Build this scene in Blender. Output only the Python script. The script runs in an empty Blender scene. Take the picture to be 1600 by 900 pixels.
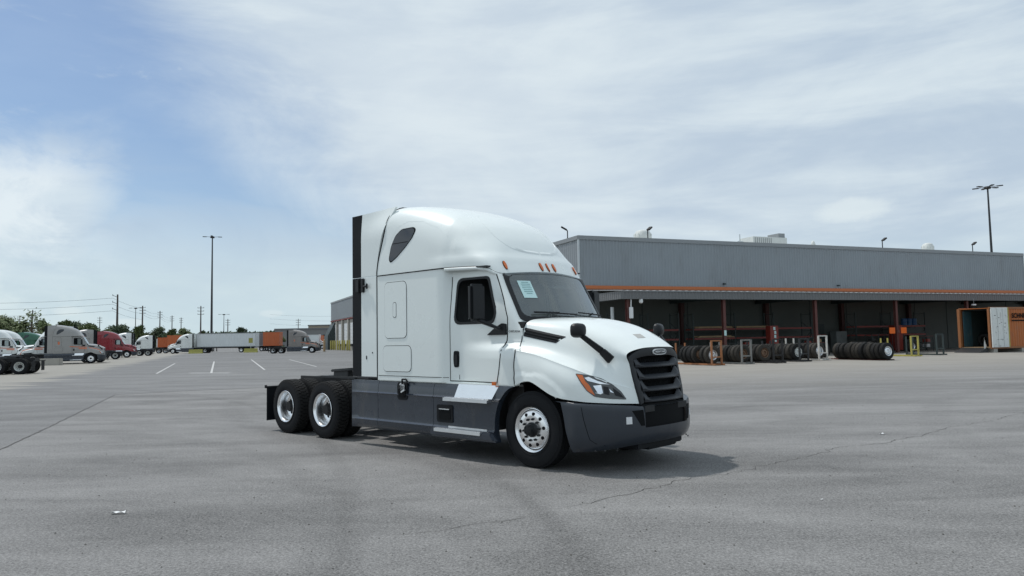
import bpy, bmesh, math, random
from mathutils import Vector, Matrix
from mathutils.bvhtree import BVHTree
from mathutils import noise as mnoise
random.seed(7)
R = math.radians
sc = bpy.context.scene
C = sc.collection

# ------------------------------------------------------------------ camera
cam_d = bpy.data.cameras.new('camera'); cam = bpy.data.objects.new('camera', cam_d); C.objects.link(cam)
cam_d.sensor_width = 36.0; cam_d.lens = 36.0 * 1158.0 / 1600.0
cam_d.clip_start = 0.1; cam_d.clip_end = 6000
PITCH, ROLL, CH = 3.938, 1.043, 1.738
cam.matrix_world = Matrix.Translation((0, 0, CH)) @ Matrix.Rotation(R(90 + PITCH), 4, 'X') @ Matrix.Rotation(R(-ROLL), 4, 'Z')
sc.camera = cam

# ------------------------------------------------------------------ sun, sky, exposure
SUN_AZ, SUN_EL = R(149), R(62)          # direction towards the sun: azimuth from +X, ccw
sd = Vector((math.cos(SUN_AZ) * math.cos(SUN_EL), math.sin(SUN_AZ) * math.cos(SUN_EL), math.sin(SUN_EL)))
sl = bpy.data.lights.new('sun', 'SUN'); sl.energy = 2.3; sl.angle = R(1.8); sl.color = (1, .965, .92)
so = bpy.data.objects.new('sun', sl); C.objects.link(so); so.location = (0, 0, 50)
so.rotation_euler = sd.to_track_quat('Z', 'Y').to_euler()
sc.view_settings.view_transform = 'Standard'; sc.view_settings.look = 'None'
sc.view_settings.exposure = 0.22; sc.view_settings.gamma = 1.0
try: sc.view_settings.use_curve_mapping = False
except Exception: pass
world = bpy.data.worlds.new('World'); sc.world = world; world.use_nodes = True
nt = world.node_tree; nt.nodes.clear()
def N(t, typ, **kw):
    n = t.nodes.new(typ)
    for k, v in kw.items(): setattr(n, k, v)
    return n
def mth(t, op, a, b=None, c=None, clamp=False):
    n = t.nodes.new('ShaderNodeMath'); n.operation = op; n.use_clamp = clamp
    for i, q in enumerate((a, b, c)):
        if q is None: continue
        if isinstance(q, (int, float)): n.inputs[i].default_value = q
        else: t.links.new(q, n.inputs[i])
    return n.outputs[0]
def ramp(t, src, stops, interp='LINEAR'):
    n = t.nodes.new('ShaderNodeValToRGB'); n.color_ramp.interpolation = interp
    e = n.color_ramp.elements
    while len(e) < len(stops): e.new(.5)
    for q, (p, c) in zip(e, stops):
        q.position = p; q.color = (c, c, c, 1) if isinstance(c, (int, float)) else (*c, 1)
    t.links.new(src, n.inputs[0]); return n.outputs[0]
def mixc(t, fac, a, b, mode='MIX'):
    n = t.nodes.new('ShaderNodeMix'); n.data_type = 'RGBA'; n.blend_type = mode
    for i, q in ((0, fac), (6, a), (7, b)):
        if isinstance(q, (int, float)): n.inputs[i].default_value = q
        elif isinstance(q, tuple): n.inputs[i].default_value = (*q, 1)
        else: t.links.new(q, n.inputs[i])
    return n.outputs[2]
def smooth(t, v, a, b):
    n = t.nodes.new('ShaderNodeMapRange'); n.interpolation_type = 'SMOOTHSTEP'
    t.links.new(v, n.inputs[0]); n.inputs[1].default_value = a; n.inputs[2].default_value = b
    n.inputs[3].default_value = 0; n.inputs[4].default_value = 1
    return n.outputs[0]
def noise(t, vec, scale, detail=5, rough=.55, dist=0.0, w=None):
    n = t.nodes.new('ShaderNodeTexNoise'); n.inputs['Scale'].default_value = scale; n.inputs['Detail'].default_value = detail
    n.inputs['Roughness'].default_value = rough; n.inputs['Distortion'].default_value = dist
    if vec is not None: t.links.new(vec, n.inputs['Vector'])
    return n.outputs['Fac']
def mapping(t, vec, scale=(1, 1, 1), rot=(0, 0, 0), loc=(0, 0, 0)):
    n = t.nodes.new('ShaderNodeMapping'); n.inputs['Scale'].default_value = scale
    n.inputs['Rotation'].default_value = rot; n.inputs['Location'].default_value = loc
    t.links.new(vec, n.inputs['Vector']); return n.outputs[0]
def build_world():
    t = nt
    sky = N(t, 'ShaderNodeTexSky', sky_type='NISHITA', sun_disc=False, sun_elevation=SUN_EL, sun_rotation=math.pi / 2 - SUN_AZ)
    sky.air_density = 1.0; sky.dust_density = 1.2; sky.ozone_density = 1.6
    blue = mixc(t, 1.0, sky.outputs[0], (.068, .080, .090), 'MULTIPLY')
    tc = N(t, 'ShaderNodeTexCoord').outputs['Generated']
    sx = N(t, 'ShaderNodeSeparateXYZ'); t.links.new(tc, sx.inputs[0])
    x, y, z = sx.outputs
    az = mth(t, 'MULTIPLY', mth(t, 'ARCTAN2', x, y), 57.29578)      # degrees right of the view axis
    el = mth(t, 'MULTIPLY', mth(t, 'ARCSINE', z), 57.29578)
    cz = N(t, 'ShaderNodeCombineXYZ'); t.links.new(az, cz.inputs[0]); t.links.new(el, cz.inputs[1])
    v = cz.outputs[0]
    # big veil with a streaky edge; wisps lean down to the right
    vs = mapping(t, v, (.045, .095, 1), (0, 0, R(18)))
    n1 = noise(t, vs, 1.0, 9, .60, .7)
    vs2 = mapping(t, v, (.03, .16, 1), (0, 0, R(-13)), (3.1, 1.7, 0))
    n2 = noise(t, vs2, 1.6, 7, .58, .35)
    n3 = noise(t, mapping(t, v, (.12, .22, 1), (0, 0, R(8)), (8, 2, 0)), 1.0, 8, .62, .4)
    # blue gap upper left: bounded on the right by a diagonal
    d = mth(t, 'ADD', az, mth(t, 'MULTIPLY', el, .85))          # grows to the right of the gap
    d = mth(t, 'ADD', d, mth(t, 'MULTIPLY', mth(t, 'SUBTRACT', n1, .5), 22.0))
    rightveil = smooth(t, d, -12.0, 2.5)
    low = mth(t, 'SUBTRACT', 1.0, smooth(t, mth(t, 'ADD', el, mth(t, 'MULTIPLY', mth(t, 'SUBTRACT', n2, .5), 14)), 1.5, 14.0))
    # cloud bank at the left edge, el 9..16
    bx = smooth(t, mth(t, 'ADD', az, mth(t, 'MULTIPLY', mth(t, 'SUBTRACT', n3, .5), 9)), -26.0, -32.0)
    bt = mth(t, 'SUBTRACT', 1.0, smooth(t, mth(t, 'ADD', el, mth(t, 'MULTIPLY', mth(t, 'SUBTRACT', n3, .5), 8)), 11.0, 16.0))
    bank = mth(t, 'MULTIPLY', bx, bt)
    leftfar = smooth(t, mth(t, 'ADD', az, mth(t, 'MULTIPLY', n1, 20)), -38.0, -62.0)
    cover = mth(t, 'MAXIMUM', mth(t, 'MAXIMUM', rightveil, mth(t, 'MULTIPLY', low, .93)), mth(t, 'MAXIMUM', mth(t, 'MULTIPLY', bank, .85), leftfar))
    wisps = mth(t, 'MULTIPLY', smooth(t, n3, .56, .74), .45)
    cover = mth(t, 'MAXIMUM', mth(t, 'MINIMUM', cover, .97), wisps)
    cover = mth(t, 'ADD', mth(t, 'MULTIPLY', cover, .83), .15)
    # cloud colour: mottled lavender grey to white, paler and greener low down
    tone = smooth(t, mth(t, 'ADD', mth(t, 'MULTIPLY', n2, .62), mth(t, 'MULTIPLY', n1, .45)), .40, .68)
    ccol = mixc(t, tone, (.425, .515, .615), (.61, .69, .735))
    # bright heart of the veil
    g = mth(t, 'ADD', mth(t, 'POWER', mth(t, 'DIVIDE', mth(t, 'ADD', az, 5.0), 17.0), 2.0), mth(t, 'POWER', mth(t, 'DIVIDE', mth(t, 'SUBTRACT', el, 19.0), 9.0), 2.0))
    heart = mth(t, 'MULTIPLY', mth(t, 'POWER', 2.718, mth(t, 'MULTIPLY', g, -1.0)), .55)
    ccol = mixc(t, heart, ccol, (.66, .725, .76))
    ccol = mixc(t, mth(t, 'MULTIPLY', bank, smooth(t, n3, .38, .6)), ccol, (.72, .78, .80))
    hz = mth(t, 'SUBTRACT', 1.0, smooth(t, el, 0.0, 9.0))
    ccol = mixc(t, mth(t, 'MULTIPLY', hz, .75), ccol, (.53, .655, .70))
    # small cumulus tops low over the roof and over the far tree line
    n4 = noise(t, mapping(t, v, (1, 1.3, 1), (0, 0, 0), (5, 1, 0)), .75, 7, .6)
    def puff(ca, ce, wa, we, amt):
        q = mth(t, 'ADD', mth(t, 'POWER', mth(t, 'ABSOLUTE', mth(t, 'DIVIDE', mth(t, 'SUBTRACT', az, ca), wa)), 2.0), mth(t, 'POWER', mth(t, 'ABSOLUTE', mth(t, 'DIVIDE', mth(t, 'SUBTRACT', el, ce), we)), 2.0))
        q = mth(t, 'ADD', q, mth(t, 'MULTIPLY', mth(t, 'SUBTRACT', n4, .5), 1.5))
        return mth(t, 'MULTIPLY', mth(t, 'SUBTRACT', 1.0, smooth(t, q, .25, 1.15)), amt)
    for a in ((25.0, 8.6, 2.8, .95, .55), (-27.5, 1.6, 1.2, .35, .5), (-31.0, 2.4, 1.0, .35, .4), (-27.0, 16.2, 1.2, .8, .45), (-18, 2.2, 1.0, .3, .35)):
        ccol = mixc(t, puff(*a), ccol, (.68, .75, .765))
    col = mixc(t, cover, blue, ccol)
    bg = N(t, 'ShaderNodeBackground'); t.links.new(col, bg.inputs[0]); bg.inputs[1].default_value = 1.0
    out = N(t, 'ShaderNodeOutputWorld'); t.links.new(bg.outputs[0], out.inputs[0])
build_world()

# ------------------------------------------------------------------ helpers
def tag(o, label=None, cat=None, group=None, kind=None):
    if label: o['label'] = label
    if cat: o['category'] = cat
    if group: o['group'] = group
    if kind: o['kind'] = kind
    return o
def thing(name, label, cat, loc=(0, 0, 0), rz=0.0, group=None):
    o = bpy.data.objects.new(name, None); C.objects.link(o); o.location = loc; o.rotation_euler = (0, 0, rz)
    o.empty_display_size = .3
    return tag(o, label, cat, group)
class MB:
    def __init__(s): s.v = []; s.f = []; s.m = []
    def add(s, vs, fs, mi=0, M=None):
        b = len(s.v)
        if M is not None: vs = [M @ Vector(p) for p in vs]
        s.v += [tuple(p) for p in vs]; s.f += [tuple(i + b for i in f) for f in fs]; s.m += [mi] * len(fs); return s
    def box(s, c, size, mi=0, rot=None, M=None):
        hx, hy, hz = size[0] / 2, size[1] / 2, size[2] / 2
        vs = [Vector((x, y, z)) for x in (-hx, hx) for y in (-hy, hy) for z in (-hz, hz)]
        if rot: 
            rm = Matrix.Rotation(rot[2], 3, 'Z') @ Matrix.Rotation(rot[1], 3, 'Y') @ Matrix.Rotation(rot[0], 3, 'X')
            vs = [rm @ p for p in vs]
        vs = [p + Vector(c) for p in vs]
        return s.add(vs, [(0, 1, 3, 2), (4, 6, 7, 5), (0, 4, 5, 1), (2, 3, 7, 6), (0, 2, 6, 4), (1, 5, 7, 3)], mi, M)
    def bb(s, x0, x1, y0, y1, z0, z1, mi=0): return s.box(((x0 + x1) / 2, (y0 + y1) / 2, (z0 + z1) / 2), (abs(x1 - x0), abs(y1 - y0), abs(z1 - z0)), mi)
    def tube(s, p0, p1, r0, r1=None, n=10, mi=0, caps=True):
        r1 = r0 if r1 is None else r1
        p0, p1 = Vector(p0), Vector(p1); d = (p1 - p0).normalized()
        a = d.orthogonal().normalized(); b = d.cross(a)
        vs = []
        for p, r in ((p0, r0), (p1, r1)):
            for i in range(n):
                t = 2 * math.pi * i / n; vs.append(p + a * (r * math.cos(t)) + b * (r * math.sin(t)))
        fs = [(i, (i + 1) % n, n + (i + 1) % n, n + i) for i in range(n)]
        if caps: fs += [tuple(range(n - 1, -1, -1)), tuple(range(n, 2 * n))]
        return s.add(vs, fs, mi)
    def path(s, pts, r, n=6, mi=0):
        for a, b in zip(pts, pts[1:]): s.tube(a, b, r, r, n, mi)
        return s
    def lathe(s, prof, n=32, axis='y', c=(0, 0, 0), mi=0, closed=False, sgn=1, caps=True):
        # prof: (radius, along)
        vs = []
        for r, h in prof:
            for i in range(n):
                t = 2 * math.pi * i / n; a, b = r * math.cos(t), r * math.sin(t); h2 = h * sgn
                p = {'y': (a, h2, b), 'z': (a, b, h2), 'x': (h2, a, b)}[axis]
                vs.append((p[0] + c[0], p[1] + c[1], p[2] + c[2]))
        k = len(prof); fs = []
        for j in range(k if closed else k - 1):
            j2 = (j + 1) % k
            for i in range(n):
                i2 = (i + 1) % n; fs.append((j * n + i, j * n + i2, j2 * n + i2, j2 * n + i))
        if not closed and caps:
            if prof[0][0] > 1e-4: fs.append(tuple(range(n)))
            if prof[-1][0] > 1e-4: fs.append(tuple(range((k - 1) * n, k * n)))
        return s.add(vs, fs, mi)
    def grid(s, rows, mi=0, skip=None, closed=False):
        m, n = len(rows), len(rows[0]); vs = [p for r in rows for p in r]; fs = []
        for j in range(m - 1):
            for i in range(n if closed else n - 1):
                if skip and skip(j, i): continue
                i2 = (i + 1) % n
                fs.append((j * n + i, j * n + i2, (j + 1) * n + i2, (j + 1) * n + i))
        return s.add(vs, fs, mi)
    def prism(s, poly, h0, h1, axis='y', mi=0):
        # poly list of 2D points; extruded along axis between h0,h1
        def P(a, b, h): return {'y': (a, h, b), 'x': (h, a, b), 'z': (a, b, h)}[axis]
        n = len(poly); vs = [P(a, b, h0) for a, b in poly] + [P(a, b, h1) for a, b in poly]
        fs = [tuple(range(n)), tuple(range(2 * n - 1, n - 1, -1))] + [(i, i + n, (i + 1) % n + n, (i + 1) % n) for i in range(n)]
        return s.add(vs, fs, mi)
    def mirror(s):
        n = len(s.v); s.v += [(x, -y, z) for x, y, z in s.v]; k = len(s.f)
        s.f += [tuple(i + n for i in reversed(f)) for f in s.f[:k]]; s.m += s.m[:k]; return s
    def mesh(s, name, mats, angle=35, bevel=0, merge=0, fixn=True):
        me = bpy.data.meshes.new(name); me.from_pydata(s.v, [], s.f)
        for mt in (mats if isinstance(mats, (list, tuple)) else [mats]): me.materials.append(mt)
        me.polygons.foreach_set('material_index', s.m)
        bm = bmesh.new(); bm.from_mesh(me)
        bmesh.ops.remove_doubles(bm, verts=bm.verts, dist=merge or 1e-5)
        if fixn: bmesh.ops.recalc_face_normals(bm, faces=bm.faces)
        if bevel: 
            ed = [e for e in bm.edges if len(e.link_faces) == 2 and e.calc_face_angle(0) > R(40)]
            bmesh.ops.bevel(bm, geom=ed, offset=bevel, segments=2, affect='EDGES', clamp_overlap=True)
        bm.to_mesh(me); bm.free()
        me.polygons.foreach_set('use_smooth', [True] * len(me.polygons))
        try: me.set_sharp_from_angle(angle=R(angle))
        except Exception: pass
        me.update(); return me
    def build(s, name, mats, parent=None, angle=35, bevel=0, merge=0, fixn=True, label=None):
        o = bpy.data.objects.new(name, s.mesh(name, mats, angle, bevel, merge, fixn)); C.objects.link(o)
        if parent: o.parent = parent
        if label: o['label'] = label
        return o
    def bvh(s): return BVHTree.FromPolygons(s.v, s.f)
def put(me, name, parent, loc=(0, 0, 0), rot=(0, 0, 0), scale=None):
    o = bpy.data.objects.new(name, me); C.objects.link(o); o.parent = parent; o.location = loc; o.rotation_euler = rot
    if scale: o.scale = scale
    return o
def copy_tree(o, keep=None, parent=None, top=True):
    c = o.copy(); C.objects.link(c); c.parent = parent
    for ch in o.children:
        if keep is None or keep(ch): copy_tree(ch, keep, c, False)
    return c
def lerp(a, b, t): return a + (b - a) * t
def sst(a, b, x):
    t = max(0.0, min(1.0, (x - a) / (b - a))); return t * t * (3 - 2 * t)
def pw(x, pts):
    if x <= pts[0][0]: return pts[0][1]
    for (a, fa), (b, fb) in zip(pts, pts[1:]):
        if x <= b: return lerp(fa, fb, (x - a) / (b - a))
    return pts[-1][1]
def cr(x, pts):
    # smooth (monotone-ish) catmull-rom through (x,f) points
    if x <= pts[0][0]:
        (a, fa), (b, fb) = pts[0], pts[1]; return fa + (fb - fa) / (b - a) * (x - a)
    if x >= pts[-1][0]:
        (a, fa), (b, fb) = pts[-2], pts[-1]; return fb + (fb - fa) / (b - a) * (x - b)
    k = 0
    while x > pts[k + 1][0]: k += 1
    p1, p2 = pts[k], pts[k + 1]; h = p2[0] - p1[0]; t = (x - p1[0]) / h
    def sl_(i):
        if i <= 0: return (pts[1][1] - pts[0][1]) / (pts[1][0] - pts[0][0])
        if i >= len(pts) - 1: return (pts[-1][1] - pts[-2][1]) / (pts[-1][0] - pts[-2][0])
        return (pts[i + 1][1] - pts[i - 1][1]) / (pts[i + 1][0] - pts[i - 1][0])
    m1, m2 = sl_(k) * h, sl_(k + 1) * h
    return (2*t**3 - 3*t*t + 1) * p1[1] + (t**3 - 2*t*t + t) * m1 + (-2*t**3 + 3*t*t) * p2[1] + (t**3 - t*t) * m2
def net(P, nu, nv):
    # P[row][col] control points -> dense grid interpolating them
    m, n = len(P), len(P[0])
    def ev(line, t):
        k = min(int(t), len(line) - 2); f = t - k
        g = lambda i: Vector(line[i]) if 0 <= i < len(line) else (Vector(line[0]) * 2 - Vector(line[1]) if i < 0 else Vector(line[-1]) * 2 - Vector(line[-2]))
        a, b, c, d = g(k - 1), g(k), g(k + 1), g(k + 2)
        return .5 * ((2 * b) + (c - a) * f + (2 * a - 5 * b + 4 * c - d) * f * f + (3 * b - a - 3 * c + d) * f ** 3)
    mid = [[ev(r, (n - 1) * i / (nu)) for i in range(nu + 1)] for r in P]
    return [[ev([mid[r][i] for r in range(m)], (m - 1) * j / nv) for i in range(nu + 1)] for j in range(nv + 1)]
def rrect(a0, a1, b0, b1, r, k=5):
    pts = []
    for cx, cy, s in ((a1 - r, b0 + r, -90), (a1 - r, b1 - r, 0), (a0 + r, b1 - r, 90), (a0 + r, b0 + r, 180)):
        for i in range(k + 1):
            t = R(s + 90 * i / k); pts.append((cx + r * math.cos(t), cy + r * math.sin(t)))
    return pts
def rpoly(pts, r, k=4):
    # round the corners of a polygon
    out = []; n = len(pts)
    rs = r if isinstance(r, (list, tuple)) else [r] * n
    for i in range(n):
        p0, p, p1 = Vector(pts[i - 1]), Vector(pts[i]), Vector(pts[(i + 1) % n])
        a = p + (p0 - p).normalized() * min(rs[i], (p0 - p).length * .45); b = p + (p1 - p).normalized() * min(rs[i], (p1 - p).length * .45)
        for j in range(k + 1):
            t = j / k; q = a * (1 - t) ** 2 + p * 2 * t * (1 - t) + b * t * t; out.append((q.x, q.y))
    return out
def resample(pts, step, closed=True):
    out = []; n = len(pts)
    for i in range(n if closed else n - 1):
        a, b = Vector(pts[i]), Vector(pts[(i + 1) % n]); k = max(1, int((b - a).length / step))
        for j in range(k): out.append(tuple(a.lerp(b, j / k)))
    if not closed: out.append(tuple(pts[-1]))
    return out
class Proj:
    """projects 2D drawings onto a surface along a direction"""
    def __init__(s, bvh, org, U, V, D):
        s.b = bvh; s.o = Vector(org); s.U = Vector(U).normalized(); s.V = Vector(V).normalized(); s.D = Vector(D).normalized(); s.last = None
    def pt(s, a, b, off):
        p = s.o + s.U * a + s.V * b
        h = s.b.ray_cast(p - s.D * 3, s.D)
        if h[0] is None:
            h = s.b.find_nearest(p - s.D * .0 if s.last is None else s.last)
        n = h[1]
        if n.dot(s.D) > 0: n = -n
        s.last = h[0]
        return h[0] + n * off
    def patch(s, mb, poly, off, mi=0, rings=4, step=.06, rim=.006, ctr=None):
        poly = resample(poly, step)
        cx = sum(p[0] for p in poly) / len(poly); cy = sum(p[1] for p in poly) / len(poly)
        if ctr: cx, cy = ctr
        rows = [[s.pt(x, y, off - rim) for x, y in poly]]
        for k in range(rings + 1):
            t = 1 - k / (rings + .0); t = max(t, .02)
            rows.append([s.pt(cx + (x - cx) * t, cy + (y - cy) * t, off) for x, y in poly])
        mb.grid(rows, mi, closed=True)
        n = len(poly); b = len(mb.v) - n; mb.f.append(tuple(range(b, b + n))); mb.m.append(mi)
        return mb
    def ribbon(s, mb, pts, w, off, mi=0, closed=False, step=.08):
        pts = resample(pts, step, closed); n = len(pts); rows = [[], [], [], []]
        for i in range(n):
            a = Vector(pts[i - 1 if (closed or i > 0) else 0]); b = Vector(pts[(i + 1) % n if closed else min(i + 1, n - 1)])
            d = (b - a); d = d.normalized() if d.length > 1e-9 else Vector((1, 0)); nn = Vector((-d.y, d.x)) * w / 2; p = Vector(pts[i])
            rows[0].append(s.pt(*(p - nn * 1.15), off - .006)); rows[1].append(s.pt(*(p - nn), off)); rows[2].append(s.pt(*(p + nn), off)); rows[3].append(s.pt(*(p + nn * 1.15), off - .006))
        mb.grid(rows, mi, closed=closed); return mb
    def ring(s, mb, outer, inner, off, mi=0, depth=.01):
        n = len(outer)
        rows = [[s.pt(*p, off - depth) for p in outer], [s.pt(*p, off) for p in outer], [s.pt(*outer[i], off).lerp(s.pt(*inner[i], off), .5) for i in range(n)], [s.pt(*p, off) for p in inner], [s.pt(*p, off - depth) for p in inner]]
        mb.grid(rows, mi, closed=True); return mb

# ------------------------------------------------------------------ materials
def mat(name, col, rough=.5, metal=0.0, coat=0.0, spec=.5, var=0.0, vscale=3.0, bump=0.0, bscale=40.0, emit=None, grime=0.0, objspace=True):
    m = bpy.data.materials.new(name); m.use_nodes = True; t = m.node_tree; b = t.nodes['Principled BSDF']
    b.inputs['Base Color'].default_value = (*col, 1); b.inputs['Roughness'].default_value = rough; b.inputs['Metallic'].default_value = metal
    b.inputs['Coat Weight'].default_value = coat; b.inputs['Coat Roughness'].default_value = .05; b.inputs['Specular IOR Level'].default_value = spec
    if var or bump or grime:
        tc = N(t, 'ShaderNodeTexCoord').outputs['Object']
        if var or grime:
            c = None
            n = noise(t, tc, vscale, 6, .6)
            c = mixc(t, n, tuple(x * (1 - var) for x in col), tuple(min(1, x * (1 + var)) for x in col))
            if grime:
                n2 = noise(t, mapping(t, tc, (1, 1, .35)), vscale * 1.7, 7, .68)
                c = mixc(t, mth(t, 'MULTIPLY', smooth(t, n2, .5, .72), grime), c, (.13, .12, .105))
            t.links.new(c, b.inputs['Base Color'])
            rr = mth(t, 'ADD', mth(t, 'MULTIPLY', n, .14 * (1 if rough > .1 else .3)), rough - .06, clamp=True); t.links.new(rr, b.inputs['Roughness'])
        if bump:
            bn = N(t, 'ShaderNodeBump'); bn.inputs['Strength'].default_value = bump; bn.inputs['Distance'].default_value = .01
            t.links.new(noise(t, tc, bscale, 4, .6), bn.inputs['Height']); t.links.new(bn.outputs[0], b.inputs['Normal'])
    if emit: b.inputs['Emission Color'].default_value = (*emit[0], 1); b.inputs['Emission Strength'].default_value = emit[1]
    return m
def glass(name, tint, refl=1.0, rough=.02, opac=0.0):
    m = bpy.data.materials.new(name); m.use_nodes = True; t = m.node_tree; t.nodes.clear()
    tr = N(t, 'ShaderNodeBsdfTransparent'); tr.inputs[0].default_value = (*tint, 1)
    gl = N(t, 'ShaderNodeBsdfGlossy'); gl.inputs['Roughness'].default_value = rough; gl.inputs[0].default_value = (.92, .97, 1, 1)
    fr = N(t, 'ShaderNodeFresnel'); fr.inputs[0].default_value = 1.5
    if opac:
        df = N(t, 'ShaderNodeBsdfDiffuse'); df.inputs[0].default_value = (.55, .62, .62, 1); m2 = N(t, 'ShaderNodeMixShader'); m2.inputs[0].default_value = opac
        t.links.new(tr.outputs[0], m2.inputs[1]); t.links.new(df.outputs[0], m2.inputs[2]); tr = m2
    mx = N(t, 'ShaderNodeMixShader'); f = mth(t, 'ADD', mth(t, 'MULTIPLY', fr.outputs[0], refl), .0, clamp=True)
    t.links.new(f, mx.inputs[0]); t.links.new(tr.outputs[0], mx.inputs[1]); t.links.new(gl.outputs[0], mx.inputs[2])
    out = N(t, 'ShaderNodeOutputMaterial'); t.links.new(mx.outputs[0], out.inputs[0]); return m
M = {}
M['paint'] = mat('white_truck_paint', (.78, .83, .815), .28, coat=.55, var=.018, vscale=1.3)
M['seam'] = mat('panel_gap', (.006, .007, .008), .8, spec=.15)
M['black'] = mat('black_plastic', (.009, .0105, .0125), .42, spec=.35, var=.12, vscale=6)
M['rubber'] = mat('black_rubber', (.006, .0075, .010), .6, spec=.22, var=.2, vscale=5)
M['tyre'] = mat('tyre_rubber', (.0085, .0095, .0115), .75, spec=.25, var=.3, vscale=7, bump=.15, bscale=60)
M['tread'] = mat('tyre_tread', (.018, .018, .018), .9, spec=.25, var=.35, vscale=9, bump=.3, bscale=50)
M['skirt'] = mat('dark_grey_panel', (.029, .038, .053), .26, coat=.4, var=.15, vscale=2.2, grime=.22)
M['bumper'] = mat('dark_grey_bumper', (.022, .029, .040), .34, coat=.2, var=.12, vscale=3, grime=.12)
M['alu'] = mat('polished_aluminium', (.92, .93, .94), .24, 1.0, var=.05, vscale=8)
M['alud'] = mat('brushed_aluminium', (.78, .80, .82), .40, 1.0, var=.1, vscale=14)
M['steel'] = mat('dark_steel', (.05, .052, .055), .5, .6, var=.3, vscale=8)
M['chass'] = mat('chassis_black', (.009, .009, .010), .6, var=.3, vscale=6)
def dusty(name, base, rough):
    m = mat(name, base, rough, spec=.25); t = m.node_tree; b = t.nodes['Principled BSDF']; oi = N(t, 'ShaderNodeObjectInfo').outputs['Random']
    tc = N(t, 'ShaderNodeTexCoord').outputs['Object']; n = noise(t, tc, 6, 5, .65)
    k = mth(t, 'MULTIPLY', mth(t, 'ADD', mth(t, 'MULTIPLY', mth(t, 'POWER', oi, 1.6), .8), .08), mth(t, 'ADD', mth(t, 'MULTIPLY', n, .9), .2), clamp=True)
    t.links.new(mixc(t, k, base, (.085, .075, .062)), b.inputs['Base Color']); return m
M['tyred'] = dusty('dusty_tyre_rubber', (.010, .011, .012), .8); M['treadd'] = dusty('dusty_tyre_tread', (.018, .018, .018), .9)
M['louv'] = mat('louver_plastic', (.020, .024, .030), .42, spec=.4, var=.1)
M['surr'] = mat('grille_surround', (.014, .016, .019), .45, spec=.4, var=.1)
M['amber'] = mat('amber_lens', (.62, .13, .012), .2, coat=.6)
M['lampd'] = mat('lamp_bezel', (.055, .06, .06), .28, coat=.6)
M['chrome'] = mat('lamp_reflector', (.85, .88, .9), .08, 1.0)
M['glass'] = glass('clear_window_glass', (.55, .62, .63), 1.15)
M['wglass'] = glass('hazed_windshield_glass', (.55, .62, .63), 1.7, opac=.18)  # pale diffuse share stands in for reflection and haze on the glass
M['dglass'] = mat('dark_window_glass', (.008, .012, .02), .06, coat=.5)
M['paper'] = mat('pale_mint_paper', (.56, .78, .77), .6)
M['ink'] = mat('printed_ink', (.12, .28, .28), .7)
M['inter'] = mat('cab_interior_grey', (.045, .048, .05), .8, var=.2)
M['interl'] = mat('cab_trim_light', (.42, .42, .40), .75)
M['white'] = mat('white_plastic', (.72, .74, .75), .4)

# ================================================================== the tractor
# local axes: x forward, y left, z up, origin on the ground under the front axle
ZP = [(-4.2, 3.93), (-3.6, 3.99), (-3.1, 4.02), (-2.7, 4.00), (-2.3, 3.93), (-1.9, 3.83), (-1.5, 3.68), (-1.2, 3.51), (-.98, 3.30), (-.82, 3.08), (-.70, 2.88), (-.615, 2.74), (-.50, 2.52), (-.35, 2.26), (-.20, 2.00), (-.1, 1.83), (.1, 1.48), (.4, .9)]
def zp(x): return cr(x, ZP)
def smax(a, b, r):
    h = max(r - abs(a - b), 0) / r; return max(a, b) + h * h * r * .25
def inset(x, z): return .030 * sst(2.94, 3.04, z) * sst(-2.3, -1.5, x)
def F_roof(x, y, z):
    y = abs(y); w = pw(x, [(-4.2, 1.205), (-1.75, 1.21), (-1.5, 1.165), (-1.3, 1.125), (-1.0, 1.065), (-.75, .985), (-.5, .90), (0, .78)]) - inset(x, z) - .05 * sst(2.8, 4.0, z)
    xx = x + .15 * (y / .92) ** 2 + inset(x, z) * .8
    slope = abs(zp(xx + .01) - zp(xx - .01)) / .02
    crown = .05 * (y / 1.2) ** 2
    G = (z - zp(xx) + crown) / math.sqrt(1 + slope * slope)
    r = lerp(.10, .52, sst(2.75, 3.35, z)) if x > -1.6 else lerp(.36, .52, sst(-3.4, -1.9, x))
    return smax(G, y - w, r)
def F_cab(x, y, z):
    y = abs(y)
    base = pw(x, [(-4, 1.205), (-1.76, 1.205), (-1.66, 1.14), (-1.5, 1.125), (-.55, 1.055), (-.2, 1.01), (.2, .95)])
    tum = .085 * sst(1.95, 2.75, z) * sst(-1.8, -1.6, x)
    low = .150 * sst(-1.5, -.2, x) * (1 - sst(1.56, 1.72, z))
    w = base - tum + low
    xx = x + .15 * (y / .92) ** 2
    if z < 1.95: return y - w
    slope = 1.75
    G = (z - zp(xx)) / math.sqrt(1 + slope * slope)
    return smax(G, y - w, .07)
def hit(F, o, d, far=3.0):
    lo, hi = 0.0, far
    for _ in range(26):
        m = (lo + hi) / 2
        if F(o[0] + d[0] * m, o[1] + d[1] * m, o[2] + d[2] * m) > 0: hi = m
        else: lo = m
    return (o[0] + d[0] * lo, o[1] + d[1] * lo, o[2] + d[2] * lo)
def seamz(x, y):
    y = abs(y); zs = pw(x, [(-3.4, 2.83), (-1.6, 2.83), (-1.1, 2.815), (-.92, 2.78), (-.80, 2.70)])
    zf = 2.69 + .05 * (1 - min(1, (y / .90) ** 2))
    k = sst(.98, .88, y) if x > -1.0 else 0
    return lerp(zs, zf, k)
XO = -1.75
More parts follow.
